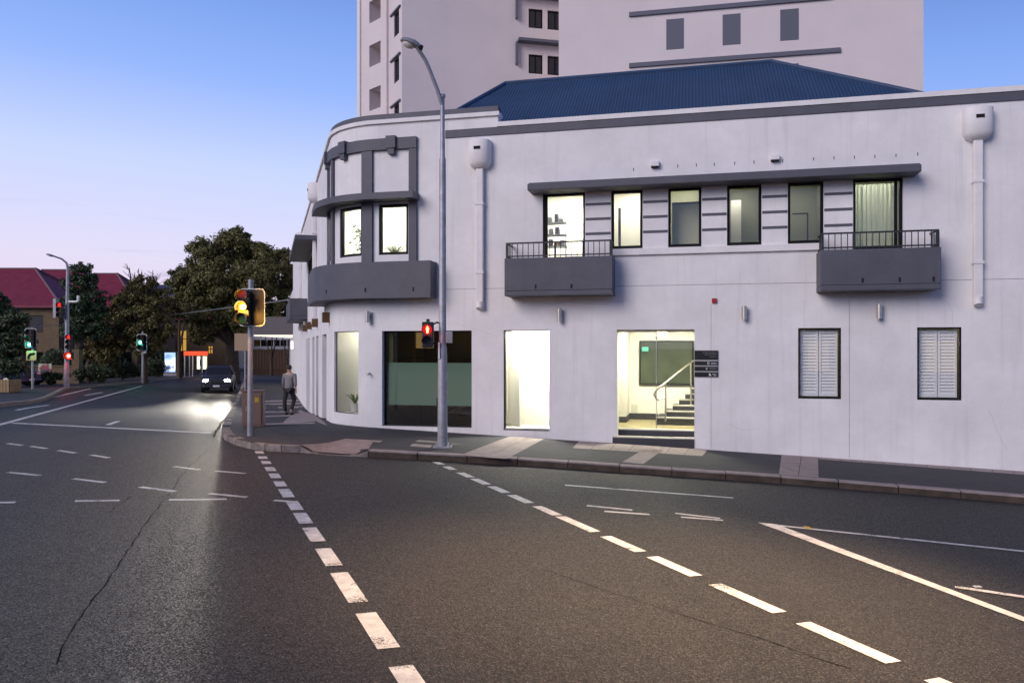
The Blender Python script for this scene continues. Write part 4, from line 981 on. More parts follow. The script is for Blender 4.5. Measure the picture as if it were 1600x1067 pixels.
# ------------------------------------------------------------------ vehicle signals
def pole_at(px, py, h=FP): return gp(px, py, h)
WHT = pmat('white_border', (.8, .79, .76), .5)
def rrect(x0, x1, z0, z1, r, n=6):
    out = []
    for cx, cz, a0 in ((x1-r, z1-r, 0), (x0+r, z1-r, 90), (x0+r, z0+r, 180), (x1-r, z0+r, 270)):
        out += [(cx+r*math.cos(R(a0+90*k/n)), cz+r*math.sin(R(a0+90*k/n))) for k in range(n+1)]
    return out
def plate(poly, y0, y1):
    mb = MB(); n = len(poly); mb.v += [Vector((x, y0, z)) for x, z in poly]+[Vector((x, y1, z)) for x, z in poly]
    mb.f += [tuple(range(n))[::-1], tuple(range(n, 2*n))]+[(i, (i+1) % n, n+(i+1) % n, n+i) for i in range(n)]; return mb
def head(t, xc, y, ztop, zbot, lit, col, n=3, vis=True, backed=None):
    """a column of n lamps facing the camera; lit = index from the top; parts go straight under the signal"""
    hh = (ztop-zbot)/n; r = hh*.43; litpos = None
    obj('lamp_housing', MB().box(xc-hh*.5, xc+hh*.5, y, y+.16, zbot, ztop), SIG, t, bevel=.02)
    for k in range(n):
        zc = ztop-hh*(k+.5); d = MB(); d.v += [Vector((xc+r*math.cos(2*math.pi*j/20), y-.006, zc+r*math.sin(2*math.pi*j/20))) for j in range(20)]; d.f.append(tuple(range(20)))
        off = [pmat('off_red', (.05, .004, .004), .2), pmat('off_amber', (.06, .03, .003), .2), pmat('off_green', (.004, .03, .02), .2)][k % 3]
        lo_ = obj('lens', d, col if k == lit else off, t)
        if k == lit and col.name in CORE:
            d2 = MB(); d2.v += [Vector((xc+r*.55*math.cos(2*math.pi*j/16), y-.009, zc+r*.55*math.sin(2*math.pi*j/16))) for j in range(16)]; d2.f.append(tuple(range(16))); obj('lamp_core', d2, CORE[col.name], lo_)
        if vis:
            v = MB()
            for j in range(10):
                a0, a1 = R(-35+25*j), R(-35+25*(j+1)); p = [Vector((xc+math.cos(a)*r*1.15, yy, zc+math.sin(a)*r*1.15)) for a in (a0, a1) for yy in (y-.16, y)]
                v.quad(p[0], p[2], p[3], p[1])
            vo = obj('visor', v, SIG, t); md = vo.modifiers.new('s', 'SOLIDIFY'); md.thickness = .006
        if k == lit: litpos = Vector((xc, y, zc))
    return litpos
def sig_light(t, pos, col, e, org):
    l = bpy.data.lights.new('signal_glow', 'POINT'); l.energy = e; l.color = col; l.shadow_soft_size = .1
    lo = bpy.data.objects.new('lamp_light', l); COL.objects.link(lo); lo.parent = t; lo.location = pos-org+Vector((0, -.22, 0))
AMB = emat('lamp_amber', (1, .30, .008), 3.0); GRN = emat('lamp_green', (.02, .75, .52), 1.8); CORE = {'lamp_amber': emat('core_amber', (1, .82, .38), 14), 'lamp_green': emat('core_green', (.55, 1, .92), 8), 'lamp_red_far': emat('core_red', (1, .30, .18), 6)}
p = pole_at(390, 681); Y = p.y; xx = lambda px: (px-CX)/FPX*Y; zz = lambda py: CZ+(HY-py)/FPX*Y
t = thing('traffic_signal', 'traffic signal lit amber with a white edged backboard on the corner kerb', 'traffic light', tuple(p), group='traffic signals at the junction')
obj('pole', MB().tube([(xx(390.5), Y, p.z), (xx(391.5), Y, zz(450))], [.058, .05], 14), GALV, t, True); obj('pole_cap', MB().tube([(xx(392), Y, zz(452)), (xx(392), Y, zz(437))], .055, 14), GALV, t, True)
bb = obj('backboard', plate(rrect(xx(375.5), xx(416), zz(509.5), zz(452), .09), Y-.10, Y-.085), SIG, t)
brd = MB(); po, pi = rrect(xx(375), xx(416.5), zz(510), zz(451.5), .095), rrect(xx(376.2), xx(415.3), zz(508.6), zz(452.8), .085); n = len(po)
for yy in (Y-.104,): brd.v += [Vector((x, yy, z)) for x, z in po]+[Vector((x, yy, z)) for x, z in pi]; brd.f += [(i, (i+1) % n, n+(i+1) % n, n+i) for i in range(n)]
obj('white_edge', brd, WHT, bb)
lp = head(t, xx(387.5), Y-.30, zz(454.5), zz(507.5), 1, AMB); sig_light(t, lp, (1, .45, .06), 140, p)
# sign backs behind the pole
p2 = gp(383, 640, FP); q = at(375, 535, p2.y)
t = thing('traffic_sign', 'back of a tan rectangular street sign behind the amber signal pole', 'sign', tuple(p2)); YY = p2.y; x2 = lambda px: (px-CX)/FPX*YY; z2 = lambda py: CZ+(HY-py)/FPX*YY
obj('post', MB().tube([(x2(383), YY, p2.z), (x2(383), YY, z2(522))], .03, 10), GALV, t, True); obj('panel', MB().box(x2(367), x2(389), YY-.05, YY-.035, z2(548), z2(521)), pmat('sign_back_tan', (.34, .24, .15), .6), t, bevel=.004)
# signal control cabinet
p = gp(394, 667, FP); CAB = pmat('cabinet_brown', (.20, .12, .09), .6, var=.2, scale=5); Y = p.y+.25
t = thing('control_cabinet', 'brown steel signal control cabinet beside the amber signal pole', 'cabinet', (p.x, p.y, p.z)); mw = 31/FPX*p.y; mh = 55/FPX*p.y
Mt = Matrix.Translation((p.x, p.y, p.z)) @ Matrix.Rotation(R(10), 4, 'Z')
obj('body', MB().box(-mw/2, mw/2, 0, .45, 0, mh).xf(Mt), CAB, t, bevel=.012); obj('lid', MB().box(-mw/2-.015, mw/2+.015, -.015, .47, mh+.001, mh+.03).xf(Mt), CAB, t, bevel=.006)
obj('door', MB().box(-mw/2+.03, mw/2-.03, -.014, -.002, .05, mh-.05).xf(Mt), CAB, t, bevel=.004); obj('warning_label', MB().box(.06, .15, -.019, -.015, mh*.7, mh*.84).xf(Mt), YEL, t); obj('handle', MB().box(-.14, -.12, -.04, -.015, mh*.45, mh*.6).xf(Mt), ALU, t)

# green signal with no-turn plate, far left
p = gp(51, 607.5, FP); Y = p.y; xx = lambda px: (px-CX)/FPX*Y; zz = lambda py: CZ+(HY-py)/FPX*Y
t = thing('traffic_signal', 'green lit traffic signal with a square arrow plate below it, far left', 'traffic light', tuple(p), group='traffic signals at the junction')
obj('pole', MB().tube([(xx(51), Y, p.z), (xx(51), Y, zz(512))], .06, 12), GALV, t, True); bb = obj('backboard', plate(rrect(xx(41), xx(59), zz(544), zz(513), .1), Y-.12, Y-.10), SIG, t)
brd = MB(); po, pi = rrect(xx(41), xx(59), zz(544), zz(513), .1), rrect(xx(41.6), xx(58.4), zz(543.4), zz(513.6), .09); n = len(po); brd.v += [Vector((x, Y-.124, z)) for x, z in po]+[Vector((x, Y-.124, z)) for x, z in pi]; brd.f += [(i, (i+1) % n, n+(i+1) % n, n+i) for i in range(n)]; obj('white_edge', brd, WHT, bb)
lp = head(t, xx(52), Y-.32, zz(515), zz(543), 2, GRN); sig_light(t, lp, (.1, 1, .75), 40, p)
pl = obj('arrow_plate', plate(rrect(xx(43.5), xx(59), zz(563), zz(548), .06), Y-.13, Y-.11), pmat('plate_orange', (.55, .30, .12), .5), t)
obj('arrow', MB().tube([(xx(47), Y-.135, zz(561)), (xx(47.5), Y-.135, zz(556)), (xx(50), Y-.135, zz(553)), (xx(55.5), Y-.135, zz(552.5))], .06, 6).add([(xx(54.5), Y-.14, zz(555)), (xx(58), Y-.14, zz(552.3)), (xx(54.5), Y-.14, zz(550))], [(0, 1, 2)]), BLACK, pl)
# green signal mid left
p = gp(223, 598, FP); Y = p.y; xx = lambda px: (px-CX)/FPX*Y; zz = lambda py: CZ+(HY-py)/FPX*Y
t = thing('traffic_signal', 'green lit traffic signal on a slim pole beside the illuminated poster panel', 'traffic light', tuple(p), group='traffic signals at the junction')
obj('pole', MB().tube([(xx(223), Y, p.z), (xx(223), Y, zz(518))], .07, 12), GALV, t, True); bb = obj('backboard', plate(rrect(xx(215), xx(231), zz(548), zz(522), .12), Y-.12, Y-.10), SIG, t)
brd = MB(); po, pi = rrect(xx(215), xx(231), zz(548), zz(522), .12), rrect(xx(215.6), xx(230.4), zz(547.4), zz(522.6), .11); n = len(po); brd.v += [Vector((x, Y-.124, z)) for x, z in po]+[Vector((x, Y-.124, z)) for x, z in pi]; brd.f += [(i, (i+1) % n, n+(i+1) % n, n+i) for i in range(n)]; obj('white_edge', brd, WHT, bb)
lp = head(t, xx(223), Y-.34, zz(523), zz(547), 1, GRN); sig_light(t, lp, (.1, 1, .75), 40, p)
obj('push_button_box', MB().box(xx(225), xx(228.5), Y-.1, Y+.05, zz(552), zz(544)), WHT, t, bevel=.01)
# tall outreach pole with lamp arm and red heads
p = gp(104, 604, FP); Y = p.y; xx = lambda px: (px-CX)/FPX*Y; zz = lambda py: CZ+(HY-py)/FPX*Y
t = thing('street_lamp', 'tall steel lamp pole carrying red signal heads and a camera arm, far left', 'street lamp', tuple(p))
obj('pole', MB().tube([(xx(104), Y, p.z), (xx(105), Y, zz(500)), (xx(105.5), Y, zz(418)), (xx(104), Y, zz(411)), (xx(98), Y-.1, zz(405)), (xx(88), Y-.3, zz(401))], [.15, .11, .07, .06, .05, .045], 12), GALV, t, True)
obj('lamp_head', MB().ball((0, 0, 0), (.24, .15, .07)).xf(Matrix.Translation((xx(84), Y-.35, zz(400))) @ Matrix.Rotation(R(18), 4, 'Y')), GALV, t, True)
obj('camera_arm', MB().tube([(xx(105), Y, zz(471.5)), (xx(120), Y, zz(471.5)), (xx(122), Y, zz(470)), (xx(122), Y, zz(462))], .07, 8), WHT, t, True)
obj('mast_arm', MB().tube([(xx(104), Y, zz(508)), (xx(101), Y-.05, zz(496)), (xx(95), Y-.2, zz(490))], .06, 8), GALV, t, True)
lr = emat('lamp_red_far', (1, .02, .015), 2.2); lrd = emat('lamp_red_dim', (.8, .02, .02), 1.6)
head(t, xx(99), Y-.35, zz(473), zz(497), 0, lrd); head(t, xx(112.5), Y-.3, zz(523), zz(546), 0, lrd); lp = head(t, xx(112), Y-.3, zz(550), zz(562), 0, lr, n=1); sig_light(t, lp, (1, .04, .02), 40, p)
obj('side_backboard', plate(rrect(xx(87.5), xx(92), zz(497), zz(467), .05), Y-.3, Y-.2), GALV, t)
# ------------------------------------------------------------------ trees
BARK = pmat('bark', (.09, .065, .045), .9, var=.4, scale=6, bump=.5, bscale=20)
def leafmat(name, c):
    if name in MATS: return MATS[name]
    m = bpy.data.materials.new(name); m.use_nodes = True; n, l = nodes_of(m); b = n['Principled BSDF']; g = n.new('ShaderNodeNewGeometry')
    rp = n.new('ShaderNodeValToRGB'); l.new(g.outputs['Random Per Island'], rp.inputs[0]); rp.color_ramp.elements[0].color = (*[v*.55 for v in c], 1); rp.color_ramp.elements[1].color = (*[v*1.5 for v in c], 1)
    l.new(rp.outputs[0], b.inputs['Base Color']); b.inputs['Roughness'].default_value = .55; MATS[name] = m; return m
def tree(name, label, base, height, spread, lobes, nleaf, lsize, lm, trunk_r=.25, group=None, seed=1, twigs=0, cat='tree', crown_c=None, elong=1.0):
    rg = random.Random(seed); t = thing(name, label, cat, tuple(base), group=group, world=False)
    tr = MB(); top = Vector(crown_c or (0, 0, height*.55)); fork = Vector((top.x*.3, top.y*.3, height*.26))
    tr.tube([(0, 0, -.1), (fork.x*.5, fork.y*.5, fork.z*.5), fork], [trunk_r*1.25, trunk_r, trunk_r*.85], 9)
    for lb in lobes:
        e = Vector(lb[0]); mid = fork.lerp(e, .5)+Vector((rg.uniform(-.3, .3), rg.uniform(-.3, .3), rg.uniform(0, .4))); tr.tube([fork, mid, e], [trunk_r*.6, trunk_r*.35, trunk_r*.12], 6)
        for k in range(5):
            q = e+Vector((rg.gauss(0, 1)*lb[1], rg.gauss(0, 1)*lb[1], rg.gauss(0, .7)*lb[1]))*.55; tr.tube([mid.lerp(e, .6), q], [trunk_r*.18, trunk_r*.05], 5)
    for k in range(twigs):
        a = rg.uniform(0, 6.28); s = Vector((math.cos(a)*spread*.35, math.sin(a)*spread*.3, height*.8)); e = s+Vector((rg.uniform(-.5, .5), rg.uniform(-.4, .4), rg.uniform(.8, 1.6)*height*.14)); mid = s.lerp(e, .6)+Vector((rg.uniform(-.2, .2), 0, 0))
        tr.tube([Vector((0, 0, height*.5)), s, mid, e], [.06, .05, .035, .02], 5)
        for j in range(3): f = s.lerp(e, .3+.25*j); tr.tube([f, f+Vector((rg.uniform(-.5, .5), rg.uniform(-.3, .3), rg.uniform(.2, .6)))], [.025, .012], 4)
    obj('trunk', tr, BARK, t, True)
    cr_ = MB(); tot = sum(l[1]**2 for l in lobes)
    for c, r in lobes:
        c = Vector(c); nc = max(7, int(40*(r**2)/tot*len(lobes))); cl = []
        for k in range(nc):
            d = Vector((rg.gauss(0, 1), rg.gauss(0, 1), rg.gauss(0, 1))).normalized(); cl.append((c+Vector((d.x, d.y, d.z*.85*elong))*r*rg.uniform(.55, 1.0), r*rg.uniform(.22, .42)))
        per = int(nleaf*(r**2)/tot/nc)
        for cc, rr in cl:
            for k in range(per):
                d = Vector((rg.gauss(0, 1), rg.gauss(0, 1), rg.gauss(0, 1))).normalized()*rr*(rg.random()**.45); q = cc+Vector((d.x, d.y, d.z*.75)); s = lsize*rg.uniform(.6, 1.4)
                n = (d.normalized()+Vector((rg.gauss(0, .6), rg.gauss(0, .6), rg.gauss(0.35, .6)))).normalized(); a = n.orthogonal().normalized(); b = n.cross(a); w = rg.uniform(0, 6.28); a, b = a*math.cos(w)+b*math.sin(w), b*math.cos(w)-a*math.sin(w)
                o = len(cr_.v); cr_.v += [q-a*s, q-b*s*.45+n*s*.12, q+a*s, q+b*s*.45+n*s*.12]; cr_.f.append((o, o+1, o+2, o+3))
    obj('crown', cr_, lm, t); return t
LF1 = leafmat('leaf_fig', (0.119, 0.112, 0.031)); LF2 = leafmat('leaf_olive', (0.112, 0.095, 0.025)); LF3 = leafmat('leaf_dark', (0.050, 0.077, 0.031)); LF4 = leafmat('leaf_light', (.085, .105, .028)); LF5 = leafmat('leaf_shrub', (.04, .06, .02))
def lobes_px(base, Y, spec):                # lobes given by pixel centre, pixel radius
    return [((( (x-CX)/FPX*Y)-base.x, rg_y, CZ+(HY-y)/FPX*Y-base.z), r/FPX*Y) for x, y, r, rg_y in spec]
Y = 62; b = Vector((-22.6, Y, G(-22.6, Y)))
tree('broad_tree', 'large dark broad crowned tree behind the amber signal', b, 12, 5, lobes_px(b, Y, [(365, 385, 32, 0), (330, 405, 34, -.8), (398, 402, 34, .6), (432, 415, 32, 0), (305, 440, 34, .5), (350, 440, 40, -1.5), (400, 445, 40, -1), (440, 448, 26, .5), (300, 480, 34, -.5), (340, 492, 34, -1.5), (390, 490, 36, -.8), (432, 482, 26, .4), (365, 370, 20, .5), (318, 520, 24, .6)]), 95000, .12, LF1, .55, seed=3)
Y = 66; b = Vector((-28.6, Y, G(-28.6, Y)))
tree('leafy_tree', 'pale green leafy tree peeping out left of the large dark tree', b, 9, 2, lobes_px(b, Y, [(283, 432, 17, 0), (276, 448, 13, -.6), (292, 452, 16, .3)]), 6000, .11, LF4, .2, seed=9)
Y = 56; b = Vector((-26.8, Y, G(-26.8, Y)))
tree('bare_topped_tree', 'olive tree with bare twigs at its top left of the large tree', b, 8.5, 2.6, lobes_px(b, Y, [(222, 447, 22, 0), (205, 470, 24, -.5), (240, 472, 26, .4), (222, 500, 30, -.6), (200, 515, 24, .2), (248, 510, 26, 0), (225, 535, 26, .3)]), 26000, .105, LF2, .22, seed=11, twigs=9)
Y = 54; b = Vector((-30.6, Y, G(-30.6, Y)))
tree('slender_tree', 'slender dark green tree in front of the maroon roof beside the tall lamp pole', b, 8.5, 2, lobes_px(b, Y, [(128, 425, 17, 0), (118, 445, 16, -.3), (136, 442, 15, .3), (140, 465, 20, .2), (122, 475, 20, -.4), (150, 485, 16, .3), (128, 500, 22, 0), (145, 515, 18, .2), (118, 520, 18, -.3)]), 19000, .105, LF3, .18, seed=5)
Y = 44; b = Vector((-30.5, Y, G(-30.5, Y)))
tree('dark_tree', 'dark leafy tree at the left edge behind the arrow plate signal', b, 6, 2, lobes_px(b, Y, [(-12, 490, 30, 0), (18, 500, 24, .3), (0, 525, 34, -.3), (30, 530, 24, .2), (-30, 540, 34, .4), (25, 555, 24, 0), (-5, 470, 18, 0)]), 20000, .105, LF3, .2, seed=6)
Y = 58; b = Vector((-32, Y, G(-32, Y)))
tree('street_tree', 'bushy dark tree beneath the maroon roof between the lamp pole and green signal', b, 6, 2, lobes_px(b, Y, [(170, 500, 24, 0), (160, 525, 26, -.4), (185, 530, 26, .3), (172, 555, 24, 0), (145, 550, 20, .4)]), 17000, .105, LF2, .2, seed=16)
for i, (x0, Yh, w, hgt, lab) in enumerate(((30, 43, 26, 46, 'low dark shrub behind the far footpath left of the tall lamp pole'), (140, 52, 30, 34, 'spiky leaved shrub just right of the tall lamp pole'), (190, 60, 30, 30, 'clipped dark shrub left of the slim green signal'), (247, 68, 26, 30, 'low shrub right of the slim green signal'), (80, 48, 26, 22, 'small shrub at the foot of the rendered garden wall'))):
    xb = (x0-CX)/FPX*Yh; b = Vector((xb, Yh, G(xb, Yh)+.1)); hh = hgt/FPX*Yh; ww = w/FPX*Yh; rg = random.Random(i+40)
    lobes = [((rg.uniform(-ww, ww), rg.uniform(-.6, .6), hh*rg.uniform(.35, .7)), hh*.38) for k in range(7)]
    tree('shrub', lab, b, hh, ww, lobes, 3200, .09, LF5, .06, seed=30+i, group='shrubs along the far footpath', cat='shrub')
# hedge mass closing the gap under the trees
hm = MB(); rg = random.Random(77)
for k in range(16000):
    s = rg.random(); x0 = -20+310*s; Yh = 62+12*s+rg.uniform(-1.2, 1.2); x = (x0-CX)/FPX*Yh; z = G(x, Yh)+.1+2.6*rg.random()**.8*(.7+.3*math.sin(s*23)); q = Vector((x, Yh, z)); n = Vector((rg.gauss(0, .6), -1, rg.gauss(.3, .6))).normalized(); a = n.orthogonal().normalized(); b = n.cross(a); w = .12*rg.uniform(.6, 1.4)
    o = len(hm.v); hm.v += [q-a*w, q-b*w*.5, q+a*w, q+b*w*.5]; hm.f.append((o, o+1, o+2, o+3))
ho = obj('hedge', hm, LF3); ho['kind'] = 'stuff'; ho['label'] = 'dark hedge massed under the trees along the far side of the street'; ho['category'] = 'hedge'
# ------------------------------------------------------------------ maroon roofed house
MAR = pmat('maroon_tile_roof', (.20, .020, .050), .6, var=.3, scale=1.5, bump=.4, bscale=12); CAPM = pmat('roof_cap', (.16, .085, .10), .6); SAND = pmat('sand_brick', (.16, .11, .06), .85, var=.3, scale=3); DARKW = pmat('dark_glass', (.01, .011, .013), .1)
def hiphouse(name, label, Y, px0, px1, ridge0, ridge1, y_ridge, y_eave, depth, group='maroon roofed houses'):
    x0, x1 = (px0-CX)/FPX*Y, (px1-CX)/FPX*Y; g = G((x0+x1)/2, Y)
    ze = CZ+(HY-y_eave)/FPX*Y; Yr = Y+depth/2; zr_ = CZ+(HY-y_ridge)/FPX*Yr; r0, r1 = (ridge0-CX)/FPX*Yr, (ridge1-CX)/FPX*Yr
    t = thing(name, label, 'house', ((x0+x1)/2, Y+depth/2, g), group=group); ov = .5
    rf = MB(); A, B, C, D = Vector((x0-ov, Y-ov, ze)), Vector((x1+ov, Y-ov, ze)), Vector((x1+ov, Y+depth+ov, ze)), Vector((x0-ov, Y+depth+ov, ze)); P, Q = Vector((r0, Yr, zr_)), Vector((r1, Yr, zr_))
    rf.add([A, B, C, D, P, Q, A-Vector((0, 0, .18)), B-Vector((0, 0, .18)), C-Vector((0, 0, .18)), D-Vector((0, 0, .18))], [(0, 1, 5, 4), (1, 2, 5), (2, 3, 4, 5), (3, 0, 4), (0, 6, 7, 1), (1, 7, 8, 2), (2, 8, 9, 3), (3, 9, 6, 0), (6, 9, 8, 7)])
    ro = obj('roof', rf, MAR, t); obj('ridge_cap', MB().tube([P, Q], .11, 6), CAPM, ro, True)
    for a, b in ((P, A), (Q, B), (Q, C), (P, D)): obj('hip_cap', MB().tube([a+Vector((0, 0, .03)), b+Vector((0, 0, .03))], .11, 6), CAPM, ro, True)
    n = max(2, int((x1-x0)/3.2)); hs = []; pf_, L_ = planar((x0, Y), (x1, Y))
    for s in range(2):
        zb = g+.9+s*(ze-g)/2
        for k in range(n): c = (k+.5)*L_/n; hs.append((c-.75, c+.75, zb, zb+1.45))
    w = MB(); pwall(w, 0, L_, g-.6, ze-.18, hs, .14, pf_, nosub); pwall(w, 0, depth, g-.6, ze-.18, [], .1, planar((x1, Y), (x1, Y+depth))[0], nosub); pwall(w, 0, depth, g-.6, ze-.18, [], .1, planar((x0, Y+depth), (x0, Y))[0], nosub); pwall(w, 0, L_, g-.6, ze-.18, [], .1, planar((x1, Y+depth), (x0, Y+depth))[0], nosub)
    obj('wall', w, SAND, t)
    for a, b, z0, z1 in hs:
        f = MB()
        for q in ((a-.01, a+.06, z0, z1), (b-.06, b+.01, z0, z1), (a+.06, b-.06, z0, z0+.06), (a+.06, b-.06, z1-.06, z1)): fbox(f, pf_, *q, -.13, -.06)
        wi = obj('window', f, BLACK, t); obj('pane', fbox(MB(), pf_, a+.05, b-.05, z0+.05, z1-.05, -.11, -.10), DARKW, wi)
    zbal = g+(ze-g)*.48
    obj('balcony_front', fbox(MB(), pf_, .4, L_*.55, zbal-.1, zbal+.85, .9, 1.0), SAND, t); obj('balcony_slab', fbox(MB(), pf_, .4, L_*.55, zbal-.25, zbal-.102, -.02, 1.0), SAND, t)
    return t
hiphouse('maroon_house', 'maroon hip roofed house with pale ridge caps at the left edge', 66, -60, 92, -70, 55, 420, 478, 9)
hiphouse('maroon_house', 'maroon hip roofed house half hidden by the slender dark tree', 74, 62, 150, 66, 125, 422, 476, 8)
hiphouse('maroon_house', 'maroon hip roofed house just left of the bare topped tree', 70, 130, 214, 150, 183, 428, 485, 8)
BLU = pmat('blue_roof', (.05, .06, .13), .6); t = hiphouse('far_house', 'distant house with a slate blue roof between the trees', 92, 235, 330, 225, 300, 446, 480, 9, group=None)
for c in t.children_recursive:
    if c.name.startswith(('roof', 'ridge', 'hip')): c.data.materials[0] = BLU
# rendered garden wall with a poster board in front
a, b = (33-CX)/FPX*52, (115-CX)/FPX*52; g = G((a+b)/2, 52)
gw = thing('garden_wall', 'low tan rendered garden wall behind the tall lamp pole', 'wall', ((a+b)/2, 52, g)); zt = CZ+(HY-571)/FPX*52
obj('wall_panel', MB().box(a, b, 52, 52.25, g-.4, zt-.1), SAND, gw); obj('coping', MB().box(a-.05, b+.05, 51.95, 52.3, zt-.1, zt), SAND, gw, bevel=.02)
obj('pier', MB().box(b-.05, b+.45, 51.85, 52.35, g-.4, zt+1.1), SAND, gw); obj('pier', MB().box(a-.5, a-.06, 51.85, 52.35, g-.4, zt+.5), SAND, gw)
def picture(name, cols, scale, emit=0):
    m = bpy.data.materials.new(name); m.use_nodes = True; n, l = nodes_of(m); bs = n['Principled BSDF']; tc = n.new('ShaderNodeTexCoord'); v = n.new('ShaderNodeTexNoise'); v.inputs['Scale'].default_value = scale; v.inputs['Detail'].default_value = 1.5; l.new(tc.outputs['Object'], v.inputs[0])
    rp = n.new('ShaderNodeValToRGB'); l.new(v.outputs[0], rp.inputs[0]); rp.color_ramp.interpolation = 'EASE'; els = rp.color_ramp.elements
    for i, c in enumerate(cols):
        ps = .3+.4*i/(len(cols)-1); e = els[i] if i < 2 else els.new(ps); e.position = ps; e.color = (*c, 1)
    l.new(rp.outputs[0], bs.inputs['Base Color'])
    if emit: l.new(rp.outputs[0], bs.inputs['Emission Color']); bs.inputs['Emission Strength'].default_value = emit
    return m
p = gp(70, 596, FP); Y = 49.5; xx = lambda px: (px-CX)/FPX*Y; zz = lambda py: CZ+(HY-py)/FPX*Y; g = G(xx(70), Y)
t = thing('poster_board', 'small coloured poster board standing against the tan garden wall', 'sign', (xx(70), Y, g))
obj('panel', MB().box(xx(60), xx(80), Y, Y+.06, zz(590), zz(568)), picture('poster_mixed', [(.02, .03, .06), (.03, .05, .09), (.30, .05, .08), (.45, .55, .40), (.7, .7, .7)], 1.6), t)
for x in (63, 77): obj('leg', MB().box(xx(x)-.03, xx(x)+.03, Y+.061, Y+.1, g-.1, zz(585)), GALV, t)
# illuminated poster panel
p = gp(265, 587, FP); Y = p.y; xx = lambda px: (px-CX)/FPX*Y; zz = lambda py: CZ+(HY-py)/FPX*Y
t = thing('advertising_panel', 'illuminated blue white poster panel standing on the far footpath', 'sign', tuple(p))
obj('frame', MB().box(xx(255.5), xx(275.5), Y, Y+.25, zz(582.5), zz(549.5)), SIG, t, bevel=.03); obj('plinth', MB().box(xx(255.5), xx(277), Y-.05, Y+.3, p.z-.05, zz(582.6)), GALV, t)
obj('poster', MB().box(xx(257.5), xx(274), Y-.02, Y-.004, zz(581), zz(551)), picture('poster_blue', [(.12, .22, .75), (.30, .45, .95), (.75, .85, 1), (.9, .95, 1)], .8, 1.5), t)
ph = MB()
for k in range(6): x = 259.5+2.3*k; ph.box(xx(x), xx(x+1.2), Y-.03, Y-.021, zz(576), zz(573-(k % 3)))
obj('poster_figures', ph, pmat('poster_dark', (.05, .06, .15), .5), t)
# red topped phone booth
p = gp(300, 588, FP); Y = p.y; xx = lambda px: (px-CX)/FPX*Y; zz = lambda py: CZ+(HY-py)/FPX*Y
t = thing('phone_booth', 'lit glass phone booth with a red roof beside the poster panel', 'phone booth', tuple(p)); OR = pmat('booth_red', (.5, .03, .01), .4, emit=(1, .09, .02), estr=.9)
obj('roof', MB().box(xx(287.5), xx(317), Y-.1, Y+1.2, zz(555.5), zz(549)), OR, t, bevel=.04)
for x, y in ((288.5, 0), (316, 0), (288.5, 1.05), (316, 1.05), (301, 0)): obj('post', MB().box(xx(x)-.035, xx(x)+.035, Y+y-.035, Y+y+.035, p.z, zz(555.6)), ALU, t)
for x0, x1 in ((289.3, 300.2), (301.8, 315.2)): obj('glass_panel', MB().box(xx(x0), xx(x1), Y+.0, Y+.012, p.z+.15, zz(556.2)), GLASS, t)
for x0, x1 in ((301.5, 306), (311, 315.5)): obj('lit_panel', MB().box(xx(x0), xx(x1), Y+.9, Y+.94, zz(577), zz(557)), emat('booth_light', (1, .97, .6), 2.6), t)
obj('phone', MB().box(xx(306.5), xx(310), Y+.75, Y+.95, zz(572), zz(562)), SIG, t, bevel=.02)
# lit windows of a house seen under the big tree
Y = 84; xx = lambda px: (px-CX)/FPX*Y; zz = lambda py: CZ+(HY-py)/FPX*Y; g = G(xx(320), Y)
t = thing('far_cottage', 'dim cottage with yellow lit windows under the large dark tree', 'house', (xx(320), Y+3, g)); pf_, L_ = planar((xx(262), Y), (xx(372), Y)); hs = []
for x0, x1, y0, y1 in ((278, 291, 517, 548), (266, 270, 525, 545), (325, 332, 541, 552)):
    hs.append((xx(x0)-xx(262), xx(x1)-xx(262), zz(y1), zz(y0)))
w = MB(); pwall(w, 0, L_, g-.5, zz(500), hs, .2, pf_, nosub); obj('wall', w, SAND, t); m = MB(); m.prism([(xx(260), Y-.4), (xx(374), Y-.4), (xx(374), Y+7), (xx(260), Y+7)], zz(500), zz(497)); obj('roof', m, MAR, t)
for a, b, z0, z1 in hs:
    wi = obj('window', fbox(MB(), pf_, a, b, z0, z1, -.22, -.18), emat('window_yellow', (1, .55, .10), .55), t)
    for q in (((a+b)/2-.04, (a+b)/2+.04, z0, z1),): obj('mullion', fbox(MB(), pf_, *q, -.17, -.12), BLACK, wi)
    obj('transom', fbox(MB(), pf_, a, b, z0+(z1-z0)*.6-.04, z0+(z1-z0)*.6+.04, -.175, -.125), BLACK, wi)
# ------------------------------------------------------------------ neighbour down the side street: awning, light box, painted wall
ua, ub2 = U_FAR-.02, U_FAR-14
nb = thing('neighbour_building', 'neighbouring shop beyond the corner building with a deep grey street awning', 'building', tuple(P3(ua-3, G(*P3(ua-3, 0).xy), 0)))
m = MB(); pbox(m, ub2, ua, ZB-.5, zr(4.2), -8, -.1); obj('wall', m, WALL, nb)
ax0, ax1 = fu(474, .0), None
AWN = pmat('awning_grey', (.12, .105, .115), .7)
Ya = P3(-26, 0, 0).y; pa = P3(ua-.1, 0, 0); Ya = pa.y; xl, xr2 = (394-CX)/FPX*Ya, pa.x+.3; za, zb_ = CZ+(HY-495)/FPX*Ya, CZ+(HY-523)/FPX*Ya
aw = obj('awning', MB().box(xl, xr2, Ya, Ya+9, zb_, za), AWN, nb, bevel=.02); obj('lit_soffit', MB().box(xl+.1, xr2, Ya+.02, Ya+8.5, zb_-.1, zb_-.002), emat('soffit_white', (1, .93, .78), 1.1), aw)
xs0, xs1 = (454-CX)/FPX*(Ya+.6), (472-CX)/FPX*(Ya+.6)
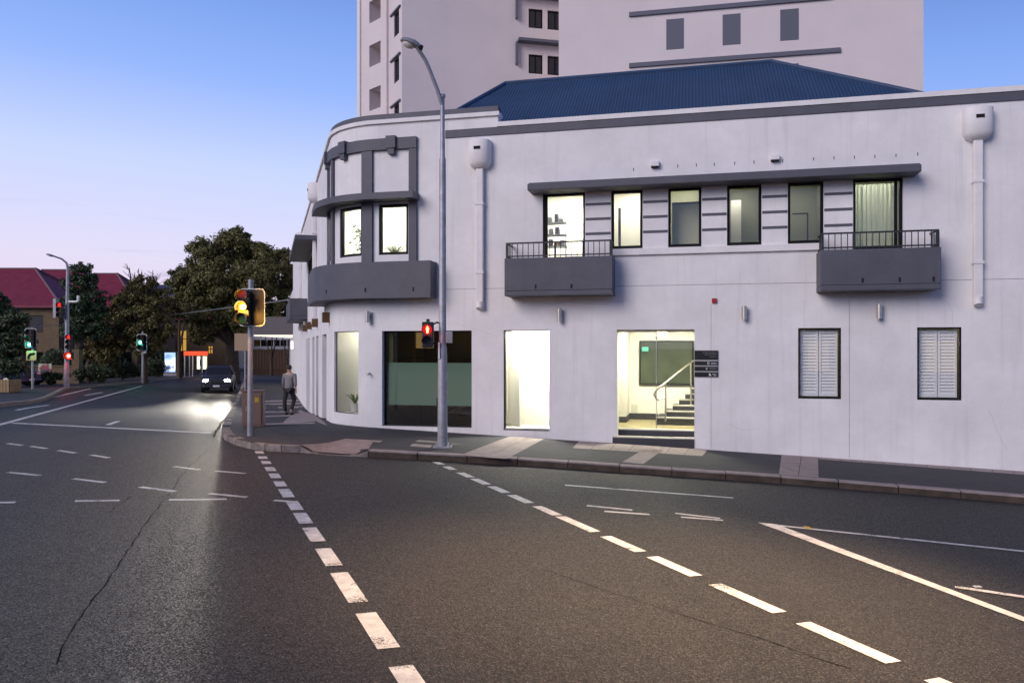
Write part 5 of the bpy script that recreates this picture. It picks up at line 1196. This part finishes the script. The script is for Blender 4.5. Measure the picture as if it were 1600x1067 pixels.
lb = thing('light_box', 'white glowing light box sign hanging under the grey awning', 'sign', ((xs0+xs1)/2, Ya+.6, zb_-1)); zt, zq = CZ+(HY-533)/FPX*Ya, CZ+(HY-545.5)/FPX*Ya
obj('case', MB().box(xs0, xs1, Ya+.6, Ya+.85, zq-.02, zt+.02), SIG, lb); obj('lit_face', MB().box(xs0+.03, xs1-.03, Ya+.58, Ya+.598, zq, zt), emat('lightbox_white', (1, 1, .97), 3.5), lb); obj('hanger', MB().box((xs0+xs1)/2-.03, (xs0+xs1)/2+.03, Ya+.7, Ya+.76, zt+.02, zb_-.1), SIG, lb)
xm0, xm1 = (462-CX)/FPX*(Ya+1), (475-CX)/FPX*(Ya+1); gm = G(xm0, Ya+1)
mc = thing('mural_pillar', 'pillar painted with a teal and orange mural beneath the light box', 'pillar', ((xm0+xm1)/2, Ya+1.2, gm))
obj('pillar_body', MB().box(xm0, xm1, Ya+1, Ya+1.4, gm-.2, CZ+(HY-550)/FPX*Ya), pmat('mural_teal', (.03, .13, .13), .6, var=.5, scale=2), mc)
for k, (fx, y, r, c) in enumerate(((.2, 562, .16, (.3, .35, .3)), (.7, 574, .17, (.6, .25, .02)), (.2, 585, .15, (.3, .42, .40)), (.6, 596, .13, (.55, .25, .05)))):
    cx, cz = xm0+(xm1-xm0)*fx, CZ+(HY-y)/FPX*(Ya+1); m = MB(); n = 16
    m.v += [Vector((cx+r*math.cos(2*math.pi*j/n), Ya+.99, cz+r*math.sin(2*math.pi*j/n))) for j in range(n)]+[Vector((cx+r*.5*math.cos(2*math.pi*j/n), Ya+.99, cz+r*.5*math.sin(2*math.pi*j/n))) for j in range(n)]; m.f += [(j, (j+1) % n, n+(j+1) % n, n+j) for j in range(n)]
    obj('painted_ring', m, pmat('ring%d' % k, c, .6), mc)
# far wall, fence and white house across the end of the street
Y = 78; xx = lambda px: (px-CX)/FPX*Y; zz = lambda py: CZ+(HY-py)/FPX*Y; g = G(xx(420), Y)
fe = thing('timber_fence', 'dark brown paling fence across the end of the side street', 'fence', (xx(430), Y, g)); FEN = pmat('fence_brown', (.07, .035, .018), .85, var=.4, scale=3)
pm = mesh_of('paling', MB().box(-.14, .14, -.015, .015, 0, zz(546)-g+.1)); pm.materials.append(FEN)
n = int((xx(478)-xx(395))/.3)
for k in range(n):
    o = bpy.data.objects.new('paling', pm); COL.objects.link(o); o.parent = fe; o.location = (xx(395)+.3*k-xx(430), random.uniform(-.01, .01), -.05+random.uniform(-.03, .03))
obj('rail', MB().box(xx(394), xx(478), Y+.02, Y+.08, zz(549), zz(548)), FEN, fe)
Y = 96; xx = lambda px: (px-CX)/FPX*Y; zz = lambda py: CZ+(HY-py)/FPX*Y; g = G(xx(430), Y)
t = thing('white_house', 'white house behind the brown fence at the end of the street', 'house', (xx(430), Y+4, g)); pf_, L_ = planar((xx(385), Y), (xx(500), Y)); hs = [(L_*f, L_*f+1.6, zz(541), zz(531)) for f in (.1, .28, .46, .62)]
w = MB(); pwall(w, 0, L_, g-.5, zz(505), hs, .2, pf_, nosub); obj('wall', w, pmat('house_white', (.55, .56, .62), .8), t); m = MB(); m.prism([(xx(383), Y-.5), (xx(502), Y-.5), (xx(502), Y+8), (xx(383), Y+8)], zz(505), zz(502)); obj('roof', m, BLU, t)
for h in hs: wi = obj('window', fbox(MB(), pf_, *h, -.2, -.17), DARKW, t); obj('mullion', fbox(MB(), pf_, (h[0]+h[1])/2-.04, (h[0]+h[1])/2+.04, h[2], h[3], -.168, -.12), WHT, wi)
Y = 74; b = Vector((-27.0, Y, G(-27, Y)))
for i, (px_, Y, lab) in enumerate(((424, 74, 'thin trunked street tree seen under the awning, left one'), (449, 72, 'thin trunked street tree seen under the awning, right one'))):
    xb = (px_-CX)/FPX*Y; b = Vector((xb, Y, G(xb, Y))); tree('young_tree', lab, b, 6.5, 2, [((-.8, 0, 4.9), 1.2), ((.7, .3, 5.2), 1.2), ((0, -.4, 5.9), 1.2)], 2200, .13, LF2, .14, seed=60+i, group='young trees at the end of the street')
# ------------------------------------------------------------------ overhead cable
tag(obj('overhead_cable', MB().tube([at(-40, 516, 50), at(100, 507, 54), at(285, 490, 58), at(380, 478, 48), at(470, 466, 38)], .022, 5), GALV), 'thin grey cable strung across the side street between trees and building', 'cable')
# ------------------------------------------------------------------ cars
CARP = pmat('car_paint_dark', (.045, .045, .06), .3, metal=.3); CARP2 = pmat('car_paint_blue', (.03, .05, .12), .3, metal=.3); TYRE = pmat('tyre', (.012, .012, .012), .85); HL = emat('headlight', (1, .92, .72), 120); CARG = pmat('car_glass', (.02, .022, .028), .06)
def car(name, label, loc, rz, paint, beams, group='vehicles on the side street'):
    """front of the car faces local -Y"""
    t = thing(name, label, 'car', loc, rz, group=group, world=False)
    secs = [  # y, half width, z low, z belt, roof half width, z roof
        (-2.18, .70, .42, .66, .60, .70), (-2.08, .84, .30, .80, .70, .86), (-1.5, .90, .26, .96, .74, 1.02), (-1.02, .91, .26, 1.04, .74, 1.09), (-.35, .91, .26, 1.06, .66, 1.55), (.25, .91, .26, 1.06, .66, 1.66), (1.1, .91, .26, 1.06, .65, 1.64), (1.75, .90, .26, 1.06, .64, 1.50), (2.15, .88, .32, 1.02, .66, 1.08), (2.25, .80, .42, .90, .62, .94)]
    b = MB(); K = 10
    for y, hw, zl, zb, rw, zt in secs:
        ring = [(-hw*.93, zl), (-hw, (zl+zb)/2), (-hw*.97, zb), (-rw, zt-.05), (-rw*.6, zt), (rw*.6, zt), (rw, zt-.05), (hw*.97, zb), (hw, (zl+zb)/2), (hw*.93, zl)]
        b.v += [Vector((x, y, z)) for x, z in ring]
    for i in range(len(secs)-1):
        for k in range(K): b.f.append((i*K+k, i*K+(k+1) % K, (i+1)*K+(k+1) % K, (i+1)*K+k))
    b.f.append(tuple(range(K))); b.f.append(tuple((len(secs)-1)*K+k for k in range(K))[::-1]); body = obj('body', b, paint, t, True)
    def S(i, j, f): a, c = secs[i], secs[j]; return [a[q]+(c[q]-a[q])*f for q in range(6)]
    a, c = S(3, 4, .08), S(3, 4, .93); wn_ = MB().add([(-a[4]*.93, a[0]-.012, a[5]+.012), (a[4]*.93, a[0]-.012, a[5]+.012), (c[4]*.93, c[0]-.02, c[5]-.01), (-c[4]*.93, c[0]-.02, c[5]-.01)], [(0, 1, 2, 3)]); obj('windscreen', wn_, CARG, t)
    a, c = S(7, 8, .1), S(7, 8, .9); obj('rear_window', MB().add([(-a[4]*.9, a[0]+.02, a[5]), (a[4]*.9, a[0]+.02, a[5]), (c[4]*.9, c[0]+.02, c[5]+.02), (-c[4]*.9, c[0]+.02, c[5]+.02)], [(0, 1, 2, 3)]), CARG, t)
    for s in (-1, 1):
        for y0, y1, f0, f1 in ((-.62, .12, .0, .3), (.2, .95, .35, .65), (1.03, 1.62, .7, 1)):
            w = MB().add([(s*.895, y0-.12 if f0 == 0 else y0, 1.09), (s*.895, y1, 1.09), (s*.70, y1, 1.55), (s*.70, y0+.3 if f0 == 0 else y0, 1.55 if f0 else 1.5)], [(0, 1, 2, 3)]); w.v = [v+Vector((s*.012, 0, 0)) for v in w.v]; obj('side_window', w, CARG, t)
        obj('mirror', MB().ball((s*.99, -.72, 1.12), (.10, .06, .075), 8, 5), paint, t, True)
        h = MB().ball((s*.60, -2.06, .72), (.20, .13, .11), 12, 7); obj('headlight', h, HL if beams else pmat('lens_off', (.6, .6, .62), .1), t, True)
        for y in (-1.38, 1.36):
            wh = obj('wheel', MB().tube([(s*.70, y, .33), (s*.92, y, .33)], .33, 20), TYRE, t, True); obj('rim', MB().tube([(s*.90, y, .33), (s*.93, y, .33)], .21, 14), ALU, wh, True)
        if beams:
            l = bpy.data.lights.new('headlight_beam', 'SPOT'); l.energy = beams; l.color = (1, .93, .80); l.spot_size = R(13); l.spot_blend = 1.0; l.shadow_soft_size = .35
            lo = bpy.data.objects.new('headlight_beam', l); COL.objects.link(lo); lo.parent = t; lo.location = (s*.6, -2.2, .74); lo.rotation_euler = (R(90+.1), 0, R(180))
    obj('grille', MB().box(-.36, .36, -2.2, -2.12, .50, .68), SIG, t, bevel=.02); obj('bumper', MB().box(-.78, .78, -2.21, -2.02, .30, .44), paint, t, bevel=.05); obj('number_plate', MB().box(-.19, .19, -2.225, -2.211, .36, .46), WHT, t)
    return t
p = gp(327, 613); car('approaching_car', 'dark car with glowing headlights coming down the side street toward the junction', (p.x, p.y+1.6, p.z), R(16.5), CARP, 15000)
p = gp(-28, 606, FP); car('parked_car', 'blue car at the left frame edge behind the timber planter', (p.x-.2, p.y+1.5, p.z), R(82), CARP2, 0)
# timber planter at the left edge
p = gp(5, 613.5, FP); Y = p.y; x1 = (14.5-CX)/FPX*Y; zt = CZ+(HY-594)/FPX*Y; TIM = pmat('planter_timber', (.36, .25, .12), .7, var=.3, scale=5)
t = thing('timber_planter', 'low planter box of pale upright timber slats at the left edge', 'planter', (x1-1.5, Y+.3, p.z)); w = .145
obj('core', MB().box(x1-3, x1-.03, Y+.03, Y+.9, p.z-.1, zt-.05), SIG, t)
sm = mesh_of('slat', MB().box(-w/2+.012, w/2-.012, -.02, .02, 0, zt-p.z)); sm.materials.append(TIM)
for k in range(20): o = bpy.data.objects.new('slat', sm); COL.objects.link(o); o.parent = t; o.location = (x1-w*(k+.5)-(x1-1.5), -.3, .02)
for k in range(6): o = bpy.data.objects.new('slat', sm); COL.objects.link(o); o.parent = t; o.location = (1.5, -.22+w*k, .02); o.rotation_euler = (0, 0, R(90))
# ------------------------------------------------------------------ pedestrian walking away
def skin(name, verts, edges, radii, m, parent, sub=1):
    me = bpy.data.meshes.new(name); me.from_pydata(verts, edges, []); o = bpy.data.objects.new(name, me); COL.objects.link(o); me.materials.append(m); o.parent = parent
    md = o.modifiers.new('skin', 'SKIN'); md.use_smooth_shade = True
    for i, r in enumerate(radii): v = me.skin_vertices[0].data[i]; v.radius = (r, r) if not hasattr(r, '__len__') else r; v.use_root = (i == 0)
    s = o.modifiers.new('sub', 'SUBSURF'); s.levels = s.render_levels = sub; return o
p = gp(452, 648, FP); t = thing('person', 'person in a grey top and dark trousers walking away down the side footpath', 'person', tuple(p), R(-12), world=False)
SKN = pmat('skin', (.42, .26, .19), .6); TOP = pmat('grey_top', (.20, .19, .20), .85); TRO = pmat('dark_trousers', (.018, .017, .02), .8); HAI = pmat('dark_hair', (.03, .02, .014), .7); SHO = pmat('shoe', (.02, .02, .02), .6)
V = [(0, 0, .88), (0, .01, 1.05), (0, .02, 1.25), (0, .02, 1.38), (0, .01, 1.45), (0, 0, 1.52), (0, 0, 1.60), (0, 0, 1.66),
     (-.10, 0, .86), (-.11, -.13, .47), (-.11, -.05, .09), (-.11, -.16+.2, .04), (.10, 0, .86), (.11, .14, .48), (.11, -.10, .14), (.11, 0, .04),
     (-.19, .02, 1.36), (-.25, .05, 1.10), (-.24, .16, .88), (.19, .02, 1.36), (.25, -.05, 1.10), (.25, -.02, .87)]
Ed = [(0, 1), (1, 2), (2, 3), (3, 4), (4, 5), (5, 6), (6, 7), (0, 8), (8, 9), (9, 10), (10, 11), (0, 12), (12, 13), (13, 14), (14, 15), (3, 16), (16, 17), (17, 18), (3, 19), (19, 20), (20, 21)]
Rd = [(.14, .10), (.13, .09), (.16, .10), (.15, .09), .055, (.075, .085), (.078, .092), .05, .085, .058, .038, .032, .085, .058, .038, .032, .055, .04, .03, .055, .04, .03]
for s, wrist in ((-1, 18), (1, 21)):
    w = Vector(V[wrist]); palm = len(V); V.append(tuple(w+Vector((0, .02, -.07)))); Ed.append((wrist, palm)); Rd.append((.018, .034))
    for k in range(4):
        f = Vector(V[palm])+Vector((0, -.03+.02*k, -.04)); V.append(tuple(f)); V.append(tuple(f+Vector((-s*.012, .004, -.035+.004*abs(k-1))))); n = len(V); Ed += [(palm, n-2), (n-2, n-1)]; Rd += [.009, .008]
    f = w+Vector((-s*.03, .05, -.05)); V.append(tuple(f)); V.append(tuple(f+Vector((0, .015, -.03)))); n = len(V); Ed += [(palm, n-2), (n-2, n-1)]; Rd += [.01, .009]
skin('body', V, Ed, Rd, SKN, t)
skin('grey_top', [(0, .0, .80), (0, .01, 1.05), (0, .02, 1.25), (0, .02, 1.39), (-.19, .02, 1.36), (-.25, .05, 1.10), (-.245, .13, .95), (.19, .02, 1.36), (.25, -.05, 1.10), (.25, -.03, .95)], [(0, 1), (1, 2), (2, 3), (3, 4), (4, 5), (5, 6), (3, 7), (7, 8), (8, 9)], [(.20, .155), (.18, .14), (.20, .135), (.17, .11), .075, .06, .05, .075, .06, .05], TOP, t)
skin('trousers', [(0, 0, .92), (-.10, 0, .84), (-.11, -.13, .47), (-.11, -.05, .10), (.10, 0, .84), (.11, .14, .48), (.11, -.09, .15)], [(0, 1), (1, 2), (2, 3), (0, 4), (4, 5), (5, 6)], [(.165, .12), .105, .078, .062, .105, .078, .062], TRO, t)
obj('hair', MB().ball((0, -.012, 1.62), (.088, .10, .095), 12, 8), HAI, t, True)
obj('nose', MB().ball((0, .098, 1.585), (.014, .018, .02), 6, 4), SKN, t, True)
for s in (-1, 1): obj('ear', MB().ball((s*.08, 0, 1.585), (.012, .022, .032), 6, 4), SKN, t, True); obj('shoe', MB().ball((s*.11, .03 if s < 0 else -.02, .045), (.045, .13, .045), 8, 6), SHO, t, True)
# ------------------------------------------------------------------ plants behind the corner windows
PLM = leafmat('leaf_indoor', (.10, .16, .045)); POT = pmat('pot_white', (.5, .5, .48), .5)
def potplant(name, label, u, d, z0, h, kind, seed):
    rg = random.Random(seed); b = P3(u, z0, -d); t = thing(name, label, 'plant', tuple(b), world=False); obj('pot', MB().tube([(0, 0, 0), (0, 0, .22)], [.10, .13], 14), POT, t, True); m = MB()
    n = 34 if kind == 'palm' else 230
    for k in range(n):
        a = rg.uniform(0, 6.28)
        if kind == 'palm':
            r = rg.uniform(.25, .45); pts = [Vector((math.cos(a)*r*f, math.sin(a)*r*f*.6, .2+h*(f*1.3-f*f*.75)*rg.uniform(.75, 1.1))) for f in (0, .35, .7, 1)]; w = .022
            o = len(m.v)
            for i, q in enumerate(pts): s = Vector((-math.sin(a), math.cos(a), 0))*w*(1-i/3.2); m.v += [q-s, q+s]
            for i in range(3): m.f.append((o+2*i, o+2*i+1, o+2*i+3, o+2*i+2))
        else:
            q = Vector((rg.gauss(0, .13), rg.gauss(0, .1), .25+h*rg.random())); s = .055; nn = Vector((rg.gauss(0, 1), rg.gauss(0, 1), rg.gauss(.3, 1))).normalized(); x = nn.orthogonal().normalized(); y = nn.cross(x); o = len(m.v); m.v += [q-x*s, q-y*s*.5, q+x*s, q+y*s*.5]; m.f.append((o, o+1, o+2, o+3))
    obj('leaves', m, PLM, t)
    if kind != 'palm': obj('stem', MB().tube([(0, 0, .2), (.03, 0, .2+h*.9)], [.02, .008], 6), BARK, t)
uC1, uC2 = (CB['C1'][0]+CB['C1'][1])/2, (CB['C2'][0]+CB['C2'][1])/2
zsill = zr(2.2)
st = obj('window_bench', pbox(MB(), CB['C2'][0]-.2, CB['C1'][1]+.1, zr(2.12), zr(2.19), -.85, -.32), ROOMW, bld)
potplant('pot_plant', 'leafy pot plant behind the left curved corner window upstairs', uC2+.05, .5, zsill, .85, 'leafy', 1)
potplant('pot_palm', 'spiky palm in a pot behind the right corner window upstairs', CB['C1'][0]+.24, .5, zsill, .55, 'palm', 2)
L = LO['L1']; obj('plant_stand', pbox(MB(), L[0], L[1], L[2]-.09, L[2]-.01, -.9, -.25), ROOMW, bld); potplant('pot_palm', 'small palm behind the tall curved ground floor window', L[0]+.28, .5, L[2]+.0, .5, 'palm', 3)
# ------------------------------------------------------------------ street lamp on the near side, above the frame: its warm pool lies on the foreground road
b1 = Vector((6.2, 2.6, G(6.2, 2.6)))
t = thing('street_lamp', 'near side street lamp overhead whose warm light pools on the foreground road', 'street lamp', tuple(b1), world=False)
obj('pole', MB().tube([(0, 0, 0), (0, 0, 4), (0, 0, 8.2), (-.7, .75, 8.9), (-2.9, 3.1, 9.2)], [.115, .09, .06, .05, .045], 12), GALV, t, True)
obj('lamp_head', MB().ball((-3.1, 3.3, 9.2), (.25, .27, .09), 12, 8), GALV, t, True)
obj('lens', MB().box(-3.25, -2.95, 3.15, 3.45, 9.07, 9.10), emat('sodium_lens', (1, .62, .28), 20), t)
ll = bpy.data.lights.new('lamp_light', 'SPOT'); ll.energy = 9000; ll.color = (1, .66, .36); ll.spot_size = R(52); ll.spot_blend = 1.0; ll.shadow_soft_size = .15
lo = bpy.data.objects.new('lamp_light', ll); COL.objects.link(lo); lo.parent = t; lo.location = (-3.1, 3.3, 9.0); lo.rotation_euler = (R(6), R(10), 0)

# ------------------------------------------------------------------ buildings across the road, behind the camera: seen mirrored in the windows
def opposite(name, label, x0, x1, y, h, lit):
    g = G((x0+x1)/2, y); t = thing(name, label, 'building', ((x0+x1)/2, y-4, g), group='buildings across the road'); pf_, L_ = planar((x1, y), (x0, y)); hs = []; n = int(L_/3)
    for k in range(n):
        c = (k+.5)*L_/n
        for z in (g+.6, g+3.7): hs.append((c-.8, c+.8, z, z+1.9))
    w = MB(); pwall(w, 0, L_, g-.5, g+h, hs, .2, pf_, nosub)
    for A_, B_ in (((x0, y), (x0, y-8)), ((x0, y-8), (x1, y-8)), ((x1, y-8), (x1, y))): f_, l_ = planar(A_, B_); pwall(w, 0, l_, g-.5, g+h, [], .1, f_, nosub)
    obj('wall', w, SAND, t); m = MB(); m.add([(x0-.5, y+.5, g+h), (x1+.5, y+.5, g+h), (x1+.5, y-8.5, g+h), (x0-.5, y-8.5, g+h), (x0+3, y-4, g+h+2.2), (x1-3, y-4, g+h+2.2)], [(0, 1, 5, 4), (1, 2, 5), (2, 3, 4, 5), (3, 0, 4), (3, 2, 1, 0)]); obj('roof', m, MAR, t)
    for i, h_ in enumerate(hs):
        wi = obj('window', fbox(MB(), pf_, *h_, -.2, -.17), emat('window_warm', (1, .62, .22), 1.3) if (i % lit == 0) else DARKW, t); obj('mullion', fbox(MB(), pf_, (h_[0]+h_[1])/2-.04, (h_[0]+h_[1])/2+.04, h_[2], h_[3], -.168, -.12), WHT, wi)
opposite('brick_terrace', 'brick terrace across the road behind the viewer with warm lit windows', 2.5, 16, -17, 6.6, 2)
opposite('added_terrace', 'unseen terrace added behind the viewer on the left to darken a window reflection', -40, -20, -10, 6.2, 4)  # unseen block, added so the large street window mirrors something dark
